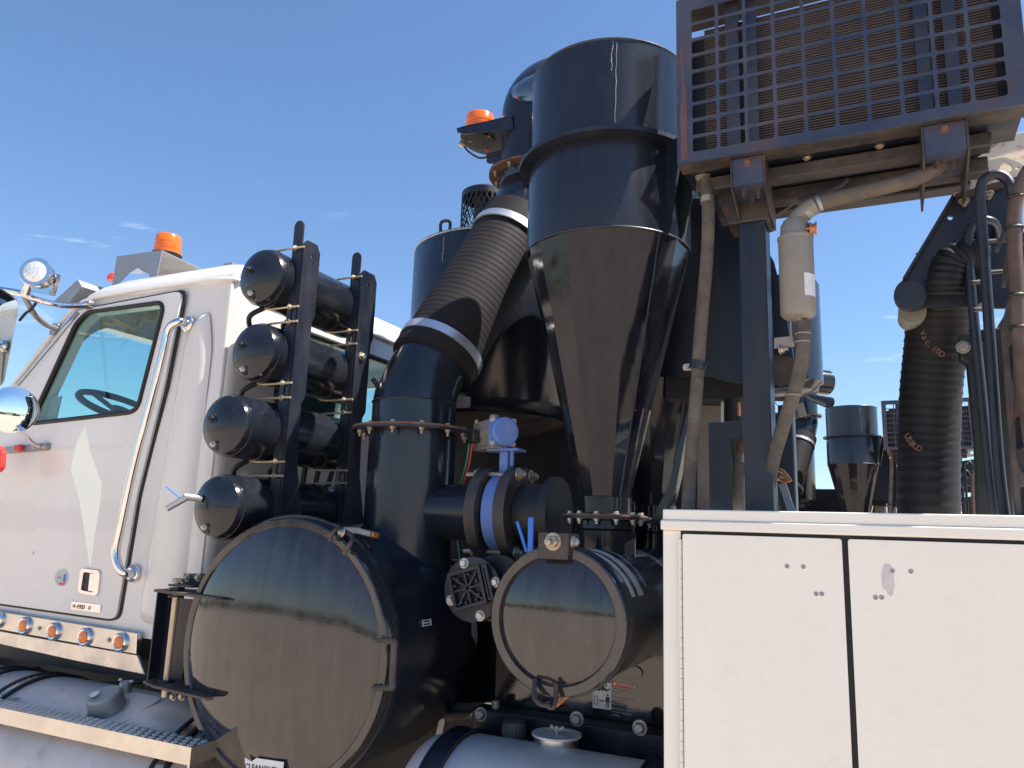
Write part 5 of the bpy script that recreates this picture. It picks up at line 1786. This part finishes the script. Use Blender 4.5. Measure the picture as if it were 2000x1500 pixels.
# shrouded drum right of post, round bottomed
DC = at(1530, 690, 2.95)
b = MB().lathe((DC.x - .02, 2.95, DC.z - .17), (0, 0, 1), [(0, 0), (.004, .08), (.02, .125), (.045, .145), (.05, .155), (.42, .155), (.43, .15), (.43, 0)], 56, cap=False)
build('muffler', b, black, truck, label='black round bottomed drum right of the post', smooth=30)
b = MB()
for (z0, z1, x1) in ((560, 612, 1532), (612, 640, 1536), (700, 745, 1578)):
    pass
st1 = [at(p[0], p[1], 2.35) for p in ((1506, 495), (1514, 530), (1518, 533), (1530, 535), (1530, 610), (1546, 740), (1580, 738), (1566, 700), (1548, 690), (1530, 688), (1506, 780))]
b.plate([(p.x, p.z) for p in [at(p[0], p[1], 2.4) for p in ((1500, 490), (1512, 512), (1518, 538), (1542, 540), (1545, 570), (1530, 580), (1550, 700), (1582, 738), (1548, 755), (1500, 760))]], YP(2.4), .02)
build('stepped_plate', b, satin, truck, smooth=0, label='stepped black plate behind the canister')
build('tan_flap', MB().plate([(p.x, p.z) for p in [at(p[0], p[1], 2.38) for p in ((1510, 692), (1566, 700), (1581, 738), (1520, 754), (1512, 750))]], YP(2.385), .006), dusty, truck)
# second, slimmer post behind
b = MB()
b.bb(at(1522, 900, 2.45).x, at(1552, 900, 2.45).x, 2.45, 2.52, .9, at(1540, 790, 2.45).z)
build('rear_post', b, satin, truck, bevel=.004, label='slim black post behind the main post')
build('post_tab', MB().plate([(p.x, p.z) for p in [at(p[0], p[1], 2.44) for p in ((1552, 790), (1568, 786), (1576, 812), (1562, 814))]], YP(2.44), .006), castalu, truck)
# round receiver and side shroud left of the post, over the cabinet
b = MB()
sh0, sh1 = at(1384, 900, 2.32), at(1452, 900, 2.32)
z1_ = at(1400, 824, 2.32).z
hx = at(1428, 870, 2.32)
b.plate([(sh0.x, 1.2), (sh1.x, 1.2), (sh1.x, 1.72), (hx.x, 1.72), (hx.x, at(1430, 857, 2.32).z), (sh1.x, at(1430, 857, 2.32).z), (sh1.x, z1_), (sh0.x, z1_)], YP(2.32), .01)
b.bb(sh0.x, sh0.x + .008, 2.33, 2.6, 1.2, z1_ - .002)
sr = build('side_shroud', b, satin, truck, smooth=0, bevel=.003, label='black bent shroud with a cut-out left of the post')
build('brown_filter', MB().lathe(at(1446, 960, 2.42) - V((0, 0, .2)), (0, 0, 1), [(0, .05), (.28, .05), (.285, .046), (.286, .036), (.36, .034)], 28), puttym, sr)
build('copper_elbow', MB().tube(smoothpath([at(1446, 886, 2.4), at(1446, 870, 2.4), at(1456, 860, 2.4)], 5), .017, 12), corem, sr)
b = MB()
q1 = at(1372, 780, 2.9)
b.plate([(p.x, p.z) for p in [at(p[0], p[1], 2.9) for p in ((1365, 775), (1428, 778), (1430, 828), (1415, 1060), (1360, 1060))]], YP(2.9), .02)
build('rear_duct_panel', b, puttym, truck, smooth=0, label='tan grey panel seen below the baffle')
b = MB()
b.plate([(p.x, p.z) for p in [at(p[0], p[1], 2.8) for p in ((1408, 778), (1416, 779), (1419, 824), (1408, 824))]], YP(2.8), .01)
build('pale_strip', b, labelw, truck)
b = MB()
b.cyl(at(1440, 780, 2.7), at(1440, 830, 2.7), .045, .045, 20)
build('hydraulic_motor', b, dark, truck)
build('motor_pin', MB().cyl(at(1442, 786, 2.62), at(1443, 812, 2.62), .006, .006, 10), copper, truck)
# leaning pale edge strips between the cones and the cabinet
for (p0, p1_, p2_) in (((1352, 800), (1310, 960), (1285, 1020)),):
    b = MB().plate([(p.x, p.z) for p in [at(p[0], p[1], 2.5) for p in ((1346, 790), (1349, 800), (1320, 955), (1290, 1020), (1270, 1020), (1305, 950))]], YP(2.5), .015)
    build('leaning_flange', b, black, truck, smooth=0)
# valve handles right of the post
b = MB()
b.tube(smoothpath([at(1522, 918, 2.36), at(1530, 922, 2.36), at(1540, 934, 2.36), at(1534, 940, 2.36), at(1522, 934, 2.36)], 5), .006, 8)
b.tube(smoothpath([at(1522, 928, 2.34), at(1538, 932, 2.34), at(1545, 940, 2.34)], 5), .005, 8)
build('valve_handle', b, copper, truck, label='small rusty valve handles beside the post')
b = MB().beam(at(1528, 945, 2.4), at(1550, 1010, 2.4), .02, .02)
build('grey_strut', b, galv, truck)

# ---- right-hand assembly: boom, bracket, suction hose, rack ----
b = MB()
bw = [at(p[0], p[1], 2.42) for p in ((1890, 284), (2000, 254), (2120, 225), (2120, 275), (2000, 294), (1895, 322), (1870, 332))]
b.plate([(p.x, p.z) for p in bw], YP(2.42), .14)
bo_ = build('boom', b, boomwhite, truck, smooth=0, bevel=.006, label='white boom with rust chips at the top right corner')
bw2 = [at(p[0], p[1], 2.40) for p in ((1840, 340), (1895, 322), (1960, 310), (1990, 320), (2030, 345), (1985, 352), (1920, 368), (1866, 382), (1845, 362))]
hl = [circ(at(*p, 2.4).x, at(*p, 2.4).z, r_, 12) for p, r_ in (((1866, 338), .006), ((1868, 349), .006), ((1869, 361), .003), ((1964, 331), .016), ((1986, 331), .006))]
build('boom_plate', MB().plate([(p.x, p.z) for p in bw2], YP(2.39), .012, holes=hl), boomwhite, bo_, smooth=0)
pl_ = [(1862, 384), (1990, 348), (2010, 600), (1960, 602), (1870, 596), (1810, 598), (1790, 607), (1768, 607), (1750, 596), (1744, 578), (1750, 558), (1766, 545)]
hl = [circ(at(1856, 425, 2.3).x, at(1856, 425, 2.3).z, .007, 12)]
b = MB().plate(roundpoly([(p.x, p.z) for p in [at(p[0], p[1], 2.3) for p in pl_]], .025), YP(2.30), .012, holes=hl)
bk = build('boom_bracket', b, satin, truck, smooth=0, bevel=.002, label='large sloping black bracket plate under the boom')
b = MB().beam(at(1862, 384, 2.29), at(1766, 545, 2.29), .02, .008, (0, 0, 1))
build('bracket_flange', b, satin, bk)
b = MB().beam(at(1866, 386, 2.29), at(1990, 352, 2.29), .03, .012, (0, 0, 1))
build('top_flange', b, dusty, bk)
for (px, py) in ((1883, 392), (1930, 378)):
    fastener(at(px, py, 2.28), (0, -.3, -1), .010, bk, castalu, stud=.008)
fastener(at(1778, 575, 2.30), (0, -1, 0), .012, bk, zinc, stud=.006)
b = MB().lathe(at(1778, 577, 2.27), (0, 1, 0), [(0, .040), (.022, .040)], 32)
build('roller', b, satin, bk)
build('lower_roller', MB().lathe(at(1782, 606, 2.36), (0, 1, 0), [(0, .036), (.10, .036)], 28), castalu, bk)
# suction hose of the boom
pth = smoothpath([at(1850, 500, 2.40), at(1840, 545, 2.42), at(1833, 600, 2.46), at(1826, 680, 2.5), at(1818, 760, 2.53), at(1814, 850, 2.55), at(1813, 940, 2.55), at(1813, 1060, 2.55)], 20)
rr = []
for i in range(len(pth)):
    rr.append(.079 + .0022 * max(0, sin(2 * pi * i / 4)) + .003 * min(1, i / 60))
bh = build('boom_hose', MB().tube(pth, rr, 48), deeprub, truck, label='thick dark corrugated hose hanging from the boom bracket', smooth=70)
b = MB().tube(smoothpath([at(1842, 520, 2.24), at(1850, 500, 2.25), at(1880, 492, 2.28), at(1905, 500, 2.3)], 12), [.038 + .004 * (i % 3 == 0) for i in range(37)], 24)
build('hose_elbow', MB().tube(smoothpath([at(1846, 575, 2.27), at(1848, 545, 2.26), at(1858, 515, 2.26), at(1885, 500, 2.27), at(1915, 498, 2.29)], 12), [.044 + .003 * (i % 4 in (1, 2)) for i in range(49)], 28), deeprub, bh)
# faded print on the hose
def on_hose(px, py, s_, size, rot, yb):
    p = at(px, py, yb)
    toc = (EYE - p).normalized()
    u = V((1, 0, 0))
    u = (u - toc * u.dot(toc)).normalized()
    v = toc.cross(u)
    cu, cv = u * cos(rot) + v * sin(rot), -u * sin(rot) + v * cos(rot)
    text(s_, size, p, cu, cv, orangep, bh, name='hose_print', bold=.0004)


for (px, py, ch, an) in ((1795, 645, 'V', -62), (1800, 655, 'a', -60), (1805, 664, 'c', -55), (1811, 672, '.', -50), (1818, 679, '1', -42), (1825, 684, '0', -38), (1831, 689, 'D', -35)):
    on_hose(px, py + 4, ch, .022, radians(an), 2.405)
for (px, py, ch, an) in ((1765, 846, 'U', -60), (1769, 855, 'S', -55), (1774, 862, '8', -50), (1780, 868, 'U', -42), (1787, 873, 'D', -35)):
    on_hose(px, py + 4, ch, .022, radians(an), 2.452)
# inner elbow under the plate
b = MB().tube(smoothpath([at(1885, 700, 2.5), at(1884, 640, 2.5), at(1884, 590, 2.5), at(1888, 555, 2.5), at(1905, 530, 2.5), at(1930, 515, 2.5)], 8), .032, 24)
build('feed_pipe', b, satin, truck, label='black elbow pipe behind the two hooped tubes')
# hooped tubes
b = MB().tube(smoothpath([at(1966, 1040, 2.16), at(1950, 900, 2.16), at(1936, 700, 2.16), at(1926, 550, 2.16), at(1916, 420, 2.16), at(1914, 375, 2.16), at(1922, 352, 2.16), at(1944, 341, 2.16), at(1966, 350, 2.16), at(1978, 376, 2.16), at(1985, 430, 2.2)], 8), .0125, 14)
build('hoop_tube', b, satin, truck, label='tall black hooped tube, the taller of two')
b = MB().tube(smoothpath([at(1946, 1040, 2.24), at(1930, 900, 2.24), at(1912, 720, 2.24), at(1900, 600, 2.24), at(1892, 500, 2.24), at(1893, 455, 2.24), at(1906, 436, 2.24), at(1926, 430, 2.24), at(1944, 440, 2.26), at(1950, 470, 2.3)], 8), .012, 14)
build('hoop_tube', b, satin, truck, label='shorter black hooped tube behind the taller one')
for (py, x0, x1) in ((472, 1922, 1966), (532, 1930, 1972), (552, 1898, 1926), (605, 1902, 1930)):
    build('hoop_rung', MB().tube([at(x0, py, 2.19), at(x1, py - 3, 2.2)], .006, 8), dusty, truck)
# dark columns and the slotted rack at the right edge
b = MB()
b.plate([(p.x, p.z) for p in [at(p[0], p[1], 2.36) for p in ((1872, 655), (1930, 640), (1960, 640), (1985, 1060), (1912, 1060), (1905, 860), (1890, 708), (1876, 700))]], YP(2.36), .06)
build('mast', b, dark, truck, smooth=0, bevel=.004, label='dark mast plate behind the hooped tubes')
b = MB()
hls = [roundpoly([(p.x, p.z) for p in [at(p[0], p[1], 2.06) for p in h_]], .012) for h_ in
       (((1970, 672), (1990, 668), (2040, 690), (2040, 790), (1990, 760), (1976, 745)), ((1982, 812), (2040, 806), (2040, 915), (1996, 925), (1986, 900)), ((1992, 950), (2040, 948), (2040, 1060), (2000, 1060)))]
b.plate([(p.x, p.z) for p in [at(p[0], p[1], 2.06) for p in ((1956, 640), (1975, 560), (1990, 500), (2100, 440), (2100, 1100), (1992, 1100), (1975, 900))]], YP(2.06), .02, holes=hls)
rk = build('slotted_rack', b, dusty, truck, smooth=0, bevel=.003, label='grey brown slotted rack plate at the right edge')
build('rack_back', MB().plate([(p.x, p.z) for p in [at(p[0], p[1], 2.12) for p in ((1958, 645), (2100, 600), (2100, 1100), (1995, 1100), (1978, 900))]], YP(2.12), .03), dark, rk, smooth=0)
for (py) in (720, 885):
    b = MB()
    pz = at(1985, py, 2.07)
    pts2 = [(pz.x - .012, pz.z - .05), (pz.x + .08, pz.z - .07), (pz.x + .08, pz.z + .035)]
    for k in range(10):
        pts2.append((pz.x + .08 - k * .009, pz.z + .035 - k * .0035))
        pts2.append((pz.x + .08 - k * .009 - .0045, pz.z + .035 - k * .0035 + .006))
    b.plate(pts2, YP(2.075), .02)
    build('toothed_bar', b, dusty, rk, smooth=0)
b = MB().tube(smoothpath([at(2010, 330, 2.02), at(1992, 365, 2.02), at(1982, 410, 2.02), at(1981, 470, 2.02), at(1985, 540, 2.02), at(1990, 640, 2.02), at(2000, 760, 2.02), at(2020, 900, 2.02)], 8), .0155, 14)
hh_ = build('brown_hose', b, brownhose, truck, label='weathered brown hose running down the right edge')
for (px, py) in ((1982, 386), (1981, 446), (1984, 578), (1990, 640)):
    build('hose_clamp', MB().ring(at(px, py, 2.02), (0, 0, 1), .0165, .004, 20, 6), gasket, hh_)
for (pa, pb_, w_) in (((1945, 492), (1985, 400), .022), ((1952, 640), (2000, 560), .022), ((1975, 520), (2010, 440), .018), ((1960, 560), (1972, 470), .02)):
    build('rack_strut', MB().beam(at(*pa, 2.12), at(*pb_, 2.12), .010, w_, (0, 1, 0)), dusty, rk, bevel=.002)
b = MB()
b.plate([(p.x, p.z) for p in [at(p[0], p[1], 2.3) for p in ((1874, 660), (1900, 655), (1925, 655), (1925, 672), (1900, 676), (1876, 682))]], YP(2.28), .03)
build('pipe_clamp', b, dark, truck)
fastener(at(1881, 678, 2.28), (0, -1, 0), .012, truck, castalu)
b = MB()
b.cyl(at(1918, 590, 2.34), at(1921, 600, 2.30), .014, .014, 14)
build('pivot_pin', b, castalu, truck)

# ---- the second, identical truck farther off ----
def children(o):
    return [c for c in bpy.data.objects if c.parent is o]


kids = {}
for o in bpy.data.objects:
    if o.parent:
        kids.setdefault(o.parent.name, []).append(o)


def copy_tree(o, parent=None):
    c = o.copy()
    COL.objects.link(c)
    c.parent = parent
    for ch in kids.get(o.name, []):
        copy_tree(ch, c)
    return c


t2 = copy_tree(truck)
t2.location = truck.location + V((.52, 7.1, -.05))
t2['label'] = 'identical black vacuum truck parked farther off, seen in the gap above the white cabinet'
